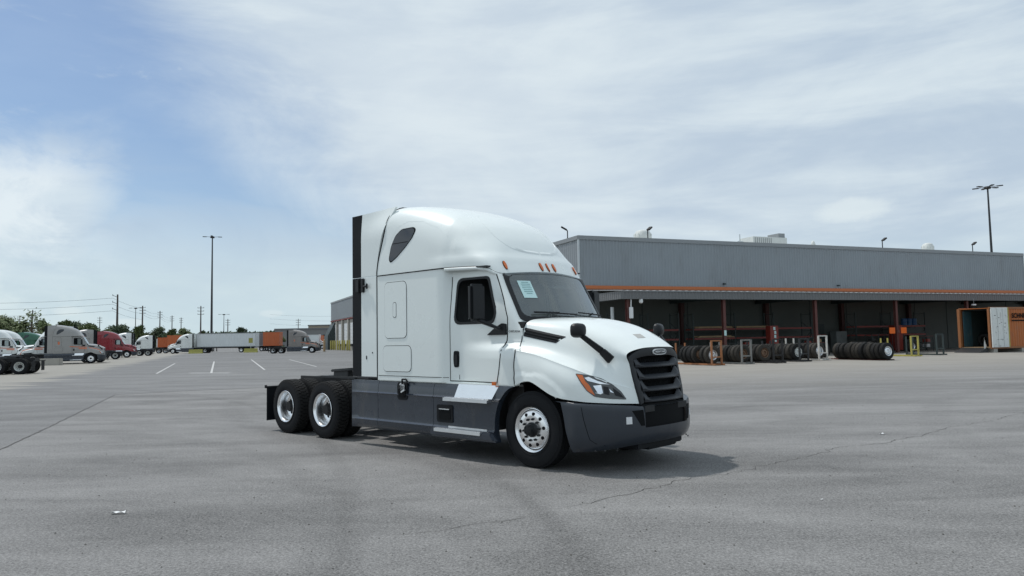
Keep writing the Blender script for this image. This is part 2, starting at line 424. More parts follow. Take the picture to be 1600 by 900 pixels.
def roof_mesh(phis, cols, lean=True):
    rows = []
    for k, ph in enumerate(phis):
        row = []
        for kind, c in cols:
            a = R(90) if kind == 'x' else R(c)
            ox = XO
            if kind == 'x': ox = c + .30 * sst(0, 1.0, math.sin(R(ph)) * 1.05) * max(0, 1 - (c + 3.41) / .9) if lean else c
            zb = 2.83
            for _ in range(4):
                p = hit(F_roof, (ox, 0, zb), (math.cos(a), -math.sin(a), 0)); zb = seamz(p[0], p[1]) + .006
            d = (math.cos(a) * math.cos(R(ph)), -math.sin(a) * math.cos(R(ph)), math.sin(R(ph)))
            row.append(hit(F_roof, (ox, 0, zb), d))
        rows.append(row)
    return rows
PH = [90 * (i / 34) ** 1.0 for i in range(35)]
COLS = [('x', lerp(-3.405, XO, i / 20)) for i in range(20)] + [('a', 90 - 90 * i / 40) for i in range(41)]
roof_rows = roof_mesh(PH, COLS)
low_row = []
for p in roof_rows[0]:
    q = Vector((p[0], p[1], p[2])); n = Vector((q.x - (-1.75 if q.x > -1.75 else q.x), q.y, 0)).normalized(); low_row.append(tuple(q - n * .10 + Vector((0, 0, .012))))
T = thing('semi_truck', 'white sleeper cab tractor with dark grey skirts and black grille standing alone in the lot', 'truck', (1.037, 10.941, 0), R(-43.588))
mb = MB(); mb.grid([low_row] + roof_rows)
mb.mirror()
rb = MB(); rb.grid(roof_rows); BV_ROOF = rb.bvh()
# rear closing wall of the roof cap
rear = [r[0] for r in roof_rows]; poly = rear + [(x, -y, z) for x, y, z in reversed(rear)]
b = len(mb.v); mb.v += poly; mb.f.append(tuple(range(b, b + len(poly)))); mb.m.append(0)
roof = mb.build('roof_fairing', M['paint'], T, angle=50, merge=.0004)

# ---- lower shell of cab and sleeper, cut by structured regions
def xw_front(z): return pw(z, [(1.9, -.83), (1.99, -.80), (2.08, -.755), (2.2, -.755), (2.65, -.95), (2.8, -1.0)])
def xd(z): return pw(z, [(1.1, -.65), (1.3, -.60), (1.55, -.56), (1.83, -.53), (2.04, -.53), (2.3, -.62), (2.6, -.76), (2.85, -.88)])
def wsx(z): return lerp(-.385, -.755, (z - 2.02) / .67), lerp(.935, .90, (z - 2.02) / .67)
def anchors(z):
    if z >= 2.019:
        wx, wy = wsx(z); cx = pw(z, [(2.02, -.21), (2.75, -.62)])
    else:
        wx, wy = -.27, 1.05; cx = -.27
    return [(-3.405, 1.205), (-1.77, 1.205), (-1.66, 1.14), (-1.545, 1.12), (xw_front(z), 1.06), (xd(z), 1.03), (wx, wy), (cx, 0)]
SEG = [12, 3, 2, 10, 3, 8, 18]
def shell_row(zfun, zz):
    row = []; A = anchors(zz)
    for k, s in enumerate(SEG):
        for i in range(s + (1 if k == len(SEG) - 1 else 0)):
            t = i / s; gx = lerp(A[k][0], A[k + 1][0], t); gy = lerp(A[k][1], A[k + 1][1], t)
            if k == 6 and zz >= 2.019: gx = lerp(A[6][0], A[7][0], 1 - (1 - t) ** 2); gy = A[6][1] * (1 - t)
            ox = min(gx, -1.7) if k < 5 else -1.3
            if k < 5: ox = gx
            d = Vector((gx - ox, -gy, 0)).normalized(); z = zfun(gx, gy)
            if zz < 2.019 and k == 6: row.append((-.27, -1.0 * (1 - t) if t else hit(F_cab, (-.27, 0, z), (0, -1, 0))[1], z)); continue
            row.append(hit(F_cab, (ox, 0, z), d))
    return row
zrows = [1.10, 1.2, 1.32, 1.45, 1.56, 1.60, 1.63, 1.66, 1.69, 1.72, 1.75, 1.80, 1.88, 1.99, 2.02] + [2.02 + .62 * i / 10 for i in range(1, 11)]
rows = [shell_row(lambda x, y, z=z: z, z) for z in zrows]
for k in (1, 2, 3):
    rows.append(shell_row(lambda x, y: lerp(2.64, seamz(x, y) + .004, k / 3), lerp(2.64, 2.72, k / 3)))
nz = len(rows); cum = [sum(SEG[:i]) for i in range(len(SEG) + 1)]
iz = lambda z: min(range(len(zrows)), key=lambda i: abs(zrows[i] - z))
W0, W1 = iz(1.99), iz(2.64)
def region(j, i):
    if i >= cum[6]: return 'ws' if zrows[min(j, len(zrows) - 1)] >= 2.019 else 'none'
    if cum[2] <= i < cum[5]:
        if cum[3] <= i < cum[4] and W0 <= j < W1: return 'sw'
        return 'door'
    return 'body'
def sub(reg): m_ = MB(); m_.grid(rows, skip=lambda j, i: region(j, i) != reg); return m_
allshell = MB(); allshell.grid(rows, skip=lambda j, i: region(j, i) == 'none'); BV_CAB = allshell.bvh()
bm_ = sub('body').mirror()
bm_.bb(-3.42, -3.40, -1.19, 1.19, 1.1, 2.83)               # rear wall
bm_.bb(-3.40, -.3, -1.0, 1.0, 1.07, 1.10)                     # floor pan
body = bm_.build('cab_body', [M['paint']], T, angle=50, merge=.0004)
PS = Proj(BV_CAB, (0, -1, 0), (1, 0, 0), (0, 0, 1), (0, 1, 0))      # right side of the cab
PR = Proj(BV_ROOF, (0, -1, 0), (1, 0, 0), (0, 0, 1), (0, 1, 0))
PF = Proj(BV_CAB, (0, 0, 0), (0, 1, 0), (0, 0, 1), (-1, 0, 0))      # windshield from the front
winpoly = lambda e: [(-1.56 - e, 1.985 - e), (xw_front(1.99) + e * .8, 1.985 - e), (xw_front(2.14) + e, 2.12), (xw_front(2.65) + e * .9, 2.655 + e), (-1.56 - e, 2.655 + e)]
winr = [.11, .07, .08, .06, .11]
def flip(m_):                                                       # left-hand twin of a right-hand mesh
    q = MB(); q.v = [(x, -y, z) for x, y, z in m_.v]; q.f = [tuple(reversed(f)) for f in m_.f]; q.m = list(m_.m); return q
def both(name, m_, mats, parent, **k): return m_.build(name, mats, parent, **k), flip(m_).build(name, mats, parent, **k)
dm = sub('door'); doors = both('door', dm, M['paint'], T, angle=50, merge=.0004)
gl = sub('sw'); 
out_ = rpoly(winpoly(.022), .05, 3); inn_ = rpoly(winpoly(-.022), winr, 3)
out_ = rpoly(winpoly(.018), [.12, .06, .07, .06, .12], 4); inn_ = rpoly(winpoly(-.018), [.12, .07, .08, .06, .12], 4)
gk = MB(); PS.ring(gk, out_, inn_, .006, 0, .03)
hd = MB()
PS.patch(hd, rpoly([(-1.575, 1.33), (-1.485, 1.33), (-1.475, 1.45), (-1.48, 1.575), (-1.58, 1.575), (-1.59, 1.45)], .03), .012, 0, rim=.02)
PS.patch(hd, rpoly([(-1.56, 1.36), (-1.50, 1.36), (-1.50, 1.52), (-1.56, 1.52)], .02), .022, 1, rim=.012)
hd.mesh
for s, d in enumerate(doors):
    f = (lambda q: q) if s == 0 else flip
    if s: f(gl).build('side_window', M['glass'], d, angle=50)      # the near window is rolled down
    f(gk).build('window_gasket', M['black'], d, angle=50)
    f(hd).build('door_handle', [M['rubber'], M['black']], d)
    sm = MB()
    zz = [1.12 + (2.70 - 1.12) * i / 24 for i in range(25)]
    PS.ribbon(sm, [(xd(z), z) for z in zz] , .014, .003)
    PS.ribbon(sm, [(-1.66, z) for z in zz], .009, .003)
    PS.ribbon(sm, [(-1.66, 1.125), (-.66, 1.125)], .012, .003)
    f(sm).build('door_seam', M['seam'], d)
    sm = MB(); PS.ribbon(sm, [(-1.475, 1.15), (-1.475, 1.22)], .008, .003); f(sm).build('lock_slot', M['seam'], d)
# windshield with black painted edge
wsg = MB()
wsrows = [r[cum[6]:] for r in rows[iz(2.02):]]
wsrows = [[Vector(p) + Vector((.006, 0, .004)) for p in r] for r in wsrows]
wsg.grid(wsrows); wsg.mirror()
ws = wsg.build('windshield', M['wglass'], T, angle=60, merge=.0006)
def wsp(e, r):
    a = rpoly([(-.93 - e, 2.015 - e), (.93 + e, 2.015 - e), (.895 + e, 2.70 + e), (-.895 - e, 2.70 + e)], r, 6); return a
full = MB(); full.v = list(allshell.v); full.f = list(allshell.f); full.m = list(allshell.m); full.mirror()
PF = Proj(full.bvh(), (0, 0, 0), (0, 1, 0), (0, 0, 1), (-1, 0, 0))
def dens(poly, k=8):
    out = []
    for i in range(len(poly)):
        a, b = Vector(poly[i]), Vector(poly[(i + 1) % len(poly)]); kk = k if (b - a).length > .3 else 1
        for j in range(kk): out.append(tuple(a.lerp(b, j / kk)))
    return out
fr = MB(); o_ = dens(wsp(.030, .10), 14); i_ = dens(wsp(-.035, .12), 14)
def crown2(pts, a): return [(y, z + (a * (1 - (y / .93) ** 2) if z > 2.4 else 0)) for y, z in pts]
PF.ring(fr, crown2(o_, .045), crown2(i_, .045), .014, 0, .02)
fr.build('windshield_gasket', M['black'], ws, angle=50)
# wipers
def wiper(y0, y1):
    m_ = MB()
    pr = [PF.pt(lerp(y0, y1, t), 2.065 + .03 * t, .045) for t in (0, .25, .5, .75, 1)]
    m_.path(pr, .011, 5); a = PF.pt(lerp(y0, y1, -.25), 2.0, .05); m_.path([a, pr[0].lerp(pr[4], .45) + Vector((.02, 0, .01))], .014, 5)
    return m_.build('wiper', M['rubber'], T)
wiper(.12, -.72); wiper(.90, .18)
# sheet of paper stuck inside the glass
pp = MB(); q = [(-.745, 2.325), (-.515, 2.325), (-.515, 2.585), (-.745, 2.585)]
PF.patch(pp, q, .016, 0, rings=2, rim=.002)
paper = pp.build('paper_notice', M['paper'], ws)
pl = MB()
for k, wd in enumerate((.12, .16, .15, .16, .14, .15, .10)):
    z = 2.560 - k * .028; PF.ribbon(pl, [(-.625 - wd / 2, z), (-.625 + wd / 2, z)], .007, .018)
pl.build('printed_lines', M['ink'], ws)['kind'] = 'stuff'
# mirror pod / camera behind the glass
cp = MB()
for i, y in enumerate((-.10, .0, .12)): cp.box((-.70 + (0 if y < .1 else -.01), y + .05, 2.60), (.05, .09, .10), 0, rot=(0, R(-30), 0))
cp.box((-.72, .06, 2.645), (.06, .42, .11), 0, rot=(0, R(-30), 0)); cp.build('sensor_pod', M['black'], ws, bevel=.01)
# interior
it = MB()
it.bb(-3.3, -3.2, -1.1, 1.1, 1.1, 2.8); it.bb(-1.75, -1.72, -1.05, -.1, 1.3, 2.8)
it.bb(-3.3, -.9, -1.1, 1.1, 2.80, 2.82)
it.build('cab_lining', M['inter'], T)
ds = MB(); ds.add([(-.98, -.98, 1.80), (-.98, .98, 1.80), (-.42, .93, 2.0), (-.42, -.93, 2.0), (-.98, -.98, 1.3), (-.98, .98, 1.3), (-.42, .93, 1.3), (-.42, -.93, 1.3)], [(0, 1, 2, 3), (0, 4, 5, 1), (2, 6, 7, 3), (0, 3, 7, 4), (1, 5, 6, 2)])
ds.bb(-1.0, -.66, .20, .85, 1.82, 2.0); ds.bb(-.98, -.6, -.9, .15, 1.78, 1.93)
ds.build('dashboard', M['black'], T, bevel=.02)
for y in (-.6, .55):
    st = MB(); st.box((-1.55, y, 1.62), (.5, .5, .16)); st.box((-1.78, y, 1.98), (.16, .48, .72), rot=(0, R(-8), 0)); st.box((-1.86, y, 2.44), (.11, .28, .2), rot=(0, R(-8), 0)); st.bb(-1.7, -1.4, y - .18, y + .18, 1.1, 1.55)
    st.build('seat', M['inter'], T, bevel=.04)
sw_ = MB()
pts = [(-1.08 + .08 * math.cos(R(a)), .55 + .22 * math.sin(R(a)), 1.98 + .20 * math.cos(R(a))) for a in range(0, 361, 24)]
sw_.path(pts, .016, 6); sw_.tube((-1.08, .55, 1.98), (-.8, .55, 1.85), .03); sw_.tube((-1.05, .33, 1.98), (-1.05, .77, 1.98), .014); sw_.build('steering_wheel', M['rubber'], T)
vs_ = MB(); vs_.box((-.93, .50, 2.60), (.03, .62, .16), rot=(0, R(-40), 0)); vs_.build('sun_visor', M['interl'], T, bevel=.008)
vs_ = MB(); vs_.box((-1.0, 0, 2.62), (.26, 1.5, .05)); vs_.build('header_shelf', M['inter'], T, bevel=.008)

# ---- panel gaps and body details on both sides
def side_detail(name, fn, mats, parent=T, sides=(0, 1), **k):
    res = []
    for s in sides:
        m_ = MB(); fn(m_)
        if s: m_ = flip(m_)
        res.append(m_.build(name, mats, parent, **k))
    return res
def roof_seam(m_):
    pts = [Vector(p) + Vector((0, -.002, -.002)) for p in roof_rows[0] if abs(p[1]) > .86]
    m_.path(pts, .0085, 6)
side_detail('roof_seam', roof_seam, M['seam'])
def drip(m_):
    pts = [Vector(p) + Vector((0, .010, -.026)) for p in roof_rows[0] if -1.72 < p[0] and abs(p[1]) > .90]; m_.path(pts, .029, 8)
side_detail('drip_rail', drip, M['paint'], angle=60)
side_detail('extender_gap', lambda m_: (m_.path([Vector(r[0]) + Vector((-.015, .004, 0)) for r in roof_rows[:24]], .013, 6), m_.path([(-3.42, -1.198, 1.13), (-3.42, -1.198, 2.83)], .013, 6)), M['seam'])
def dome(m_):
    PT2 = Proj(BV_ROOF, (0, 0, 3), (1, 0, 0), (0, -1, 0), (0, 0, -1)); pts = rpoly([(-1.75, .40), (-1.55, .66), (-1.20, .70), (-.98, .62), (-.86, .35), (-.83, .02)], [0, .2, .2, .2, .2, 0], 4)
    PT2.ribbon(m_, pts[5:-4], .026, .003)
side_detail('dome_ridge', dome, M['paint'], roof, angle=60)
side_detail('sill_seam', lambda m_: PS.ribbon(m_, [(-3.38, 1.175), (-1.68, 1.175)], .008, .003), M['seam'])
side_detail('corner_seam', lambda m_: PS.ribbon(m_, [(-1.775, 1.12), (-1.775, 2.78)], .006, .002), M['paint'])
def locker(x0, x1, z0, z1, latch):
    def f(m_):
        PS.patch(m_, rrect(x0 - .008, x1 + .008, z0 - .008, z1 + .008, .09), .002, 1, rings=2, rim=.004)
        PS.patch(m_, rrect(x0, x1, z0, z1, .085), .007, 0, rings=3, rim=.006)
        if latch: 
            PS.patch(m_, rrect(-2.975, -2.885, 2.12, 2.37, .03), .0085, 1, rings=1, rim=.003); PS.patch(m_, rrect(-2.967, -2.893, 2.128, 2.362, .028), .011, 0, rings=1, rim=.003)
    side_detail('locker_door', f, [M['paint'], M['seam']])
locker(-3.20, -2.63, 1.79, 2.70, True); locker(-3.25, -2.52, 1.25, 1.66, False)
rwin = [(-3.075, 3.10), (-3.03, 3.30), (-2.93, 3.46), (-2.78, 3.545), (-2.50, 3.55), (-2.44, 3.50), (-2.50, 3.39), (-2.67, 3.25), (-2.88, 3.11), (-3.03, 3.04)]
def rw(m_):
    c = (-2.80, 3.33); e = [(c[0] + (a - c[0]) * 1.07, c[1] + (b - c[1]) * 1.07) for a, b in rwin]
    PR.patch(m_, rpoly(e, .05), .003, 1, rings=3, rim=.005, ctr=c); PR.patch(m_, rpoly(rwin, .05), .007, 0, rings=3, rim=.004, ctr=c)
    PR.ribbon(m_, [(-3.0, 3.335), (-2.60, 3.335)], .010, .010, 1)
side_detail('sleeper_window', rw, [M['dglass'], M['seam']])
def arch_crease(m_): PR.ribbon(m_, [(-3.12, 3.2), (-3.06, 3.42), (-2.9, 3.60), (-2.65, 3.68), (-2.3, 3.64), (-1.95, 3.50), (-1.72, 3.34)], .018, .0012)
side_detail('brow_crease', arch_crease, M['paint'], angle=70)
def marker(y):
    PRF = Proj(BV_ROOF, (0, 0, 0), (0, 1, 0), (0, 0, 1), (-1, 0, 0)); m_ = MB()
    ya = -abs(y); po = [(ya + .020 * math.cos(R(a)), 2.825 + .062 * math.sin(R(a))) for a in range(0, 360, 30)]
    PRF.patch(m_, po, .022, 0, rings=2, rim=.022, step=.03)
    po2 = [(ya + .027 * math.cos(R(a)), 2.825 + .07 * math.sin(R(a))) for a in range(0, 360, 30)]
    PRF.patch(m_, po2, .006, 1, rings=1, rim=.006, step=.03)
    if y > 0: m_ = flip(m_)
    m_.build('marker_light', [M['amber'], M['seam']], roof)
for y in (-.81, -.15, -.001, .15, .81): marker(y)

# ---- side extenders (white fins with black rubber edge) behind the sleeper
def fin(m_, x0, x1, up, mi=0, off=0.0):
    if up:
        zs = [2.845 + 1.08 * i / 14 for i in range(15)]; rws = []
        for z in zs:
            k = (z - 2.83) / 1.09; inw = .16 * sst(.55, 1.08, k) ** 1.3
            lean = (.36 * k ** 1.6 if x1 > -3.5 else 0); top = .07 * (k > .99)
            o_ = [(lerp(x0, x1 + lean, i / 4), -1.205 + inw * sst(-4.1, -3.3, lerp(x0, x1 + lean, i / 4)), z + .06 * k * sst(-4.1, -3.2, lerp(x0, x1 + lean, i / 4))) for i in range(5)]
            rws.append(o_ + [(x, y + .035, z_) for x, y, z_ in reversed(o_)])
        m_.grid(rws, mi, closed=True); m_.f.append(tuple(range(len(m_.v) - 10, len(m_.v)))); m_.m.append(mi)
    else:
        m_.bb(x0, x1, -1.205 - off, -1.17, 1.15, 2.835, mi)
side_detail('side_extender', lambda m_: (fin(m_, -3.87, -3.435, True), fin(m_, -3.87, -3.435, False), [m_.tube((x_, -1.204, z_), (x_, -1.212, z_), .012 if x_ > -3.6 else .012, n=8, mi=1) for x_, z_ in ((-3.55, 1.55), (-3.72, 1.45), (-3.72, 1.47), (-3.72, 1.49))]), [M['paint'], M['seam']], angle=40)
side_detail('extender_rubber', lambda m_: (fin(m_, -4.13, -3.872, True), fin(m_, -4.13, -3.872, False)), M['rubber'], angle=40)
side_detail('extender_latch', lambda m_: (m_.box((-3.93, -1.23, 2.70), (.10, .05, .22)), m_.box((-3.80, -1.225, 2.70), (.07, .04, .24)), m_.tube((-3.76, -1.24, 2.68), (-3.66, -1.24, 2.68), .018), m_.tube((-3.66, -1.24, 2.63), (-3.66, -1.24, 2.73), .016)), M['black'], bevel=.008)
ct = MB(); ct.box((-3.34, 0, 4.03), (.10, 1.5, .02)); ct.build('roof_gap_strip', M['black'], T)

# ---- hood
HN = [[(-.26, 0, 2.045), (.22, 0, 2.02), (.62, 0, 1.925), (.93, 0, 1.80), (1.14, 0, 1.69), (1.275, 0, 1.60)],
      [(-.26, -.45, 2.035), (.20, -.42, 2.005), (.60, -.41, 1.915), (.91, -.40, 1.79), (1.12, -.39, 1.675), (1.255, -.385, 1.585)],
      [(-.27, -.86, 1.995), (.14, -.78, 1.95), (.5, -.71, 1.865), (.80, -.665, 1.745), (1.03, -.63, 1.61), (1.185, -.60, 1.515)],
      [(-.275, -.985, 1.88), (.13, -.93, 1.79), (.47, -.865, 1.69), (.79, -.79, 1.57), (1.04, -.69, 1.44), (1.21, -.59, 1.38)],
      [(-.275, -1.035, 1.70), (.12, -1.005, 1.61), (.45, -.96, 1.51), (.77, -.885, 1.40), (1.05, -.755, 1.28), (1.235, -.575, 1.22)],
      [(-.275, -1.165, 1.585), (.12, -1.165, 1.515), (.45, -1.15, 1.42), (.76, -1.08, 1.315), (1.07, -.84, 1.16), (1.265, -.555, 1.06)],
      [(-.275, -1.20, 1.36), (.12, -1.205, 1.35), (.45, -1.21, 1.25), (.79, -1.135, 1.13), (1.09, -.865, 1.02), (1.285, -.54, .96)],
      [(-.26, -1.195, 1.10), (.02, -1.215, 1.165), (.44, -1.215, .985), (.80, -1.14, .925), (1.10, -.875, .895), (1.30, -.53, .875)]]
mixr = lambda a, b_, t, dz=0.0: [tuple(Vector(p).lerp(Vector(q), t) + Vector((0, .012 * (dz != 0), dz))) for p, q in zip(a, b_)]
HN = HN[:5] + [mixr(HN[4], HN[5], .80, -.022), HN[5], mixr(HN[5], HN[6], .16)] + HN[6:]
hr = net(HN, 56, 72)
# open the wheel arch: pull the lower edge up onto a circle round the axle
AR, AZ = .655, .515
for j in range(len(hr)):
    for i in range(len(hr[j])):
        p = hr[j][i]
        if p.y < -1.15 and p.z < 1.26:
            d = math.hypot(p.x, p.z - AZ)
            if d < AR + .12 and p.x < .60:
                # small lip flare around the arch
                p.y -= .014 * sst(AR + .12, AR + .10, d)
hmb = MB(); hmb.grid(hr); BV_HOOD = hmb.bvh(); hmb.mirror()
hood = hmb.build('hood', M['paint'], T, angle=60, merge=.0004)
hf = MB(); hf.v = list(hmb.v); hf.f = list(hmb.f); hf.m = list(hmb.m)
PH_ = Proj(BV_HOOD, (0, -1, 0), (1, 0, 0), (0, 0, 1), (0, 1, 0))
side_detail('hood_seam', lambda m_: (m_.path([Vector(p) + Vector((-.006, -.001, 0)) for p in [r[0] for r in hr]], .008, 5),), M['seam'], hood)
def vent(m_):
    q = [(-.262, 1.775), (-.262, 1.895), (.385, 1.755), (.27, 1.67)]
    PH_.patch(m_, rpoly(q, .012, 2), .004, 0, rings=3, rim=.006, ctr=(.0, 1.78)); PH_.patch(m_, [(-.24, 1.80), (-.24, 1.865), (.33, 1.745), (.25, 1.69)], .007, 1, rings=2, rim=.004, ctr=(0, 1.78))
    for k in (0, 1, 2): PH_.ribbon(m_, [(-.25, 1.795 + k * .035), (.26 + k * .035, 1.69 + k * .027)], .009, .010, 0)
side_detail('hood_vent', vent, [M['black'], M['seam']], hood)
def crease(m_): PH_.ribbon(m_, [(-.26, 1.615), (.1, 1.57), (.42, 1.48), (.70, 1.39)], .012, .002)
# wheel arch lip
side_detail('arch_lip', lambda m_: m_.path([(AR * math.cos(R(a)) * 1.0, -1.205, AZ + AR * math.sin(R(a))) for a in range(115, 42, -6)], .012, 6), M['paint'], hood)
# headlights drawn on a plane facing outwards at 45 degrees
D_ = Vector((-.75, .66, 0)).normalized()
PL = Proj(BV_HOOD, (0, 0, 0), (.66, .75, 0), (0, 0, 1), D_)
nU = Vector((.66, .75, 0)).normalized()
def HL(px, py): return (nU.x * 0 + (-.352 + .64 * (px - 605) / 380), 1.275 - (py - 72) * .00168)
def hl_base(m_): PL.patch(m_, rpoly([HL(*p) for p in ((603, 70), (700, 82), (800, 112), (882, 158), (945, 212), (988, 274), (850, 264), (738, 247), (678, 202), (636, 140))], .02), .006, 0, rings=4, rim=.008, step=.03)
def hl_amber(m_): PL.patch(m_, [HL(*p) for p in ((612, 78), (655, 84), (672, 130), (700, 160), (740, 238), (684, 200), (642, 138))], .013, 0, rings=2, rim=.006, step=.03, ctr=HL(668, 150))
def hl_refl(m_):
    for q in (((668, 105), (700, 98), (765, 130), (860, 158), (780, 152), (690, 128)), ((728, 165), (790, 160), (800, 220), (760, 218)), ((735, 215), (800, 222), (780, 228)), ((850, 190), (885, 222), (858, 214))):
        PL.patch(m_, [HL(*p) for p in q], .0125, 0, rings=1, rim=.004, step=.03)
def hl_bezel(m_):
    for q in (((805, 170), (845, 178), (850, 235), (812, 228)), ((880, 185), (935, 225), (965, 262), (895, 240))): PL.patch(m_, [HL(*p) for p in q], .0115, 0, rings=1, rim=.004, step=.03)
for s in (0, 1):
    f = (lambda q: q) if s == 0 else flip
    def g(fn): m_ = MB(); fn(m_); return f(m_)
    h_ = g(hl_base).build('headlight', M['lampd'], T); g(hl_amber).build('turn_signal', M['amber'], h_); g(hl_refl).build('reflector', M['chrome'], h_); g(hl_bezel).build('lamp_housing', M['black'], h_)
# hood mirrors
def hoodmirror(m_):
    base = PH_.pt(1.00, 1.47, .01); 
    m_.box(Vector((.905, -.80, 1.545)), (.30, .035, .075), 0, rot=(0, R(34), R(14)))
    m_.add([], [])
def hm_arm(m_):
    a = Vector((1.045, -.755, 1.44)); b_ = Vector((.93, -.80, 1.56)); c = Vector((.68, -.93, 1.78))
    for p, q, w in ((a, b_, .062), (b_, c, .044)):
        d = (q - p).normalized(); n = Vector((0, -1, 0)).cross(d).normalized(); o = Vector((0, -.022, 0))
        vs = []
        for pt_, wd in ((p, w), (q, w * .8 if p is a else w * .7)):
            vs += [pt_ + n * wd + o, pt_ + n * wd - o, pt_ - n * wd - o, pt_ - n * wd + o]
        m_.add(vs, [(0, 1, 5, 4), (1, 2, 6, 5), (2, 3, 7, 6), (3, 0, 4, 7), (0, 3, 2, 1), (4, 5, 6, 7)])
def hm_head(m_):
    # rounded bowl: superellipsoid facing backwards
    c = Vector((.66, -.96, 1.835)); rws = []
    for j in range(9):
        t = -90 + 180 * j / 8; row = []
        for i in range(16):
            a = 2 * math.pi * i / 16; e = .62
            sg = lambda v_: math.copysign(abs(v_) ** e, v_)
            cy, cz = sg(math.cos(a)), sg(math.sin(a)); k = math.cos(R(t)) ** .6 if abs(t) < 89 else 0.01
            row.append(c + Matrix.Rotation(R(-12), 3, 'Z') @ Vector((.075 * math.sin(R(t)) * (1.2 if t > 0 else .5), cy * .12 * k, cz * .098 * k)))
        rws.append(row)
    m_.grid(rws, closed=True)
for s in (0, 1):
    f = (lambda q: q) if s == 0 else flip
    m_ = MB(); hm_arm(m_); am = f(m_).build('hood_mirror_arm', M['black'], T, bevel=.008); m_ = MB(); hm_head(m_); f(m_).build('mirror_head', M['black'], am, angle=60)
# door mirrors
for s in (0, 1):
    f = (lambda q: q) if s == 0 else flip
    m_ = MB(); m_.box((0, 0, 0), (.115, .25, .53)); m_.v = [tuple(Matrix.Rotation(R(-10), 3, 'Z') @ Vector(p) + Vector((-.83, -1.37, 2.265))) for p in m_.v]
    arm = MB()
    for p, q, w in ((Vector((-.83, -1.36, 2.02)), Vector((-.62, -1.12, 1.885)), .022), (Vector((-.86, -1.30, 2.02)), Vector((-.66, -1.12, 1.90)), .02)): arm.tube(p, q, w + .012, w, 8)
    PS.patch(arm, rpoly([(-.90, 1.80), (-.545, 1.80), (-.545, 1.955), (-.62, 1.965), (-.75, 1.90)], .015), .03, 0, rings=2, rim=.03)
    ar = f(arm).build('door_mirror_arm', M['black'], T); f(m_).build('mirror_head', M['black'], ar, bevel=.035)
    g_ = MB(); g_.box((0, 0, 0), (.004, .20, .47)); g_.v = [tuple(Matrix.Rotation(R(-10), 3, 'Z') @ Vector((p[0] - .059, p[1], p[2])) + Vector((-.83, -1.37, 2.265))) for p in g_.v]
    f(g_).build('mirror_glass', M['chrome'], ar)
# model lettering on the cowl
def text(s, size, mt, parent, name, mw, extrude=.003, bold=0.0):
    cu = bpy.data.curves.new(name, 'FONT'); cu.body = s; cu.size = size; cu.extrude = extrude; cu.align_x = 'CENTER'; cu.align_y = 'CENTER'; cu.offset = bold; cu.resolution_u = 3
    t_ = bpy.data.objects.new(name, cu); C.objects.link(t_)
    dg = bpy.context.evaluated_depsgraph_get(); me = bpy.data.meshes.new_from_object(t_.evaluated_get(dg)); bpy.data.objects.remove(t_)
    me.materials.clear(); me.materials.append(mt)
    o = bpy.data.objects.new(name, me); C.objects.link(o); o.parent = parent; o.matrix_local = mw; return o
def frame_m(loc, xa, ya):
    xa = Vector(xa).normalized(); za = xa.cross(Vector(ya)).normalized(); ya = za.cross(xa)
    m4 = Matrix((xa, ya, za)).transposed().to_4x4(); m4.translation = loc; return m4
text('CASCADIA', .042, M['steel'], T, 'cowl_lettering', frame_m((-.40, -1.052, 1.845), (1, .09, -.03), (0, .1, 1)), .002)

# ---- grille
def gx(y, z): return lerp(1.30, 1.195, sst(.86, 1.52, z)) + .085 * (1 - (y / .6) ** 2)
gr = MB()
def hw(z): return lerp(.525, .605, (z - .86) / .66)
outer = []
for k in range(9): z = lerp(.86, 1.47, k / 8); outer.append((hw(z), z))
for k in range(1, 9): t = k / 8; outer.append((hw(1.47) * (1 - t), 1.47 + .125 * math.sin(R(90) * min(1, t * 1.6)) ** .8))
prof = [(-a, b) for a, b in outer]                                   # right half, bottom -> top centre
inner = []
for k in range(9): z = lerp(.90, 1.44, k / 8); inner.append((-(hw(z) - .075), z))
for k in range(1, 9): t = k / 8; inner.append((-(hw(1.44) - .075) * (1 - t), 1.44 + .045 * math.sin(R(90) * min(1, t * 1.8))))
rws = []
for pts, dx in ((prof, -.05), (prof, .006), ([(lerp(a[0], b[0], .5), lerp(a[1], b[1], .5)) for a, b in zip(prof, inner)], .014), (inner, .004), (inner, -.07)):
    rws.append([(gx(a, b_) + dx, a, b_) for a, b_ in pts])
gr.grid(rws); gr.mirror()
grille = gr.build('grille', M['surr'], T, angle=40)
bk = MB(); bk.grid([[(gx(y, z) - .10, y, z) for y in [-.52 + .104 * i for i in range(11)]] for z in (.84, 1.0, 1.2, 1.4, 1.53)]); 
bk.build('grille_mesh', M['seam'], grille)
gm = MB()
for i in range(-12, 13):
    y = i * .041; gm.path([(gx(y, z) - .088, y, z) for z in (.9, 1.1, 1.3, 1.47)], .004, 4)
for i in range(14): 
    z = .92 + i * .04; gm.path([(gx(y, z) - .088, y, z) for y in (-.5, -.25, 0, .25, .5)], .004, 4)
gm.build('mesh_wires', M['seam'], grille)['kind'] = 'stuff'
for z0 in (1.345, 1.19, 1.035, .895):
    lv = MB(); w = hw(z0) - .07; n = 20; r_ = []
    sec = [(-.05, .05), (.0, .017), (.018, .003), (.012, -.011), (-.045, -.006)]
    for i in range(n + 1):
        y = -w + 2 * w * i / n; e = sst(.72, .92, abs(y) / w)         # thicker turned-up ends
        r_.append([(gx(y, z0) + a, y, z0 + b_ * (1 + e * 1.6) + e * .022) for a, b_ in sec])
    lv.grid(r_, closed=True); lv.build('louver', M['louv'], grille, angle=30)
bd = MB(); cx_ = gx(0, 1.53) + .012
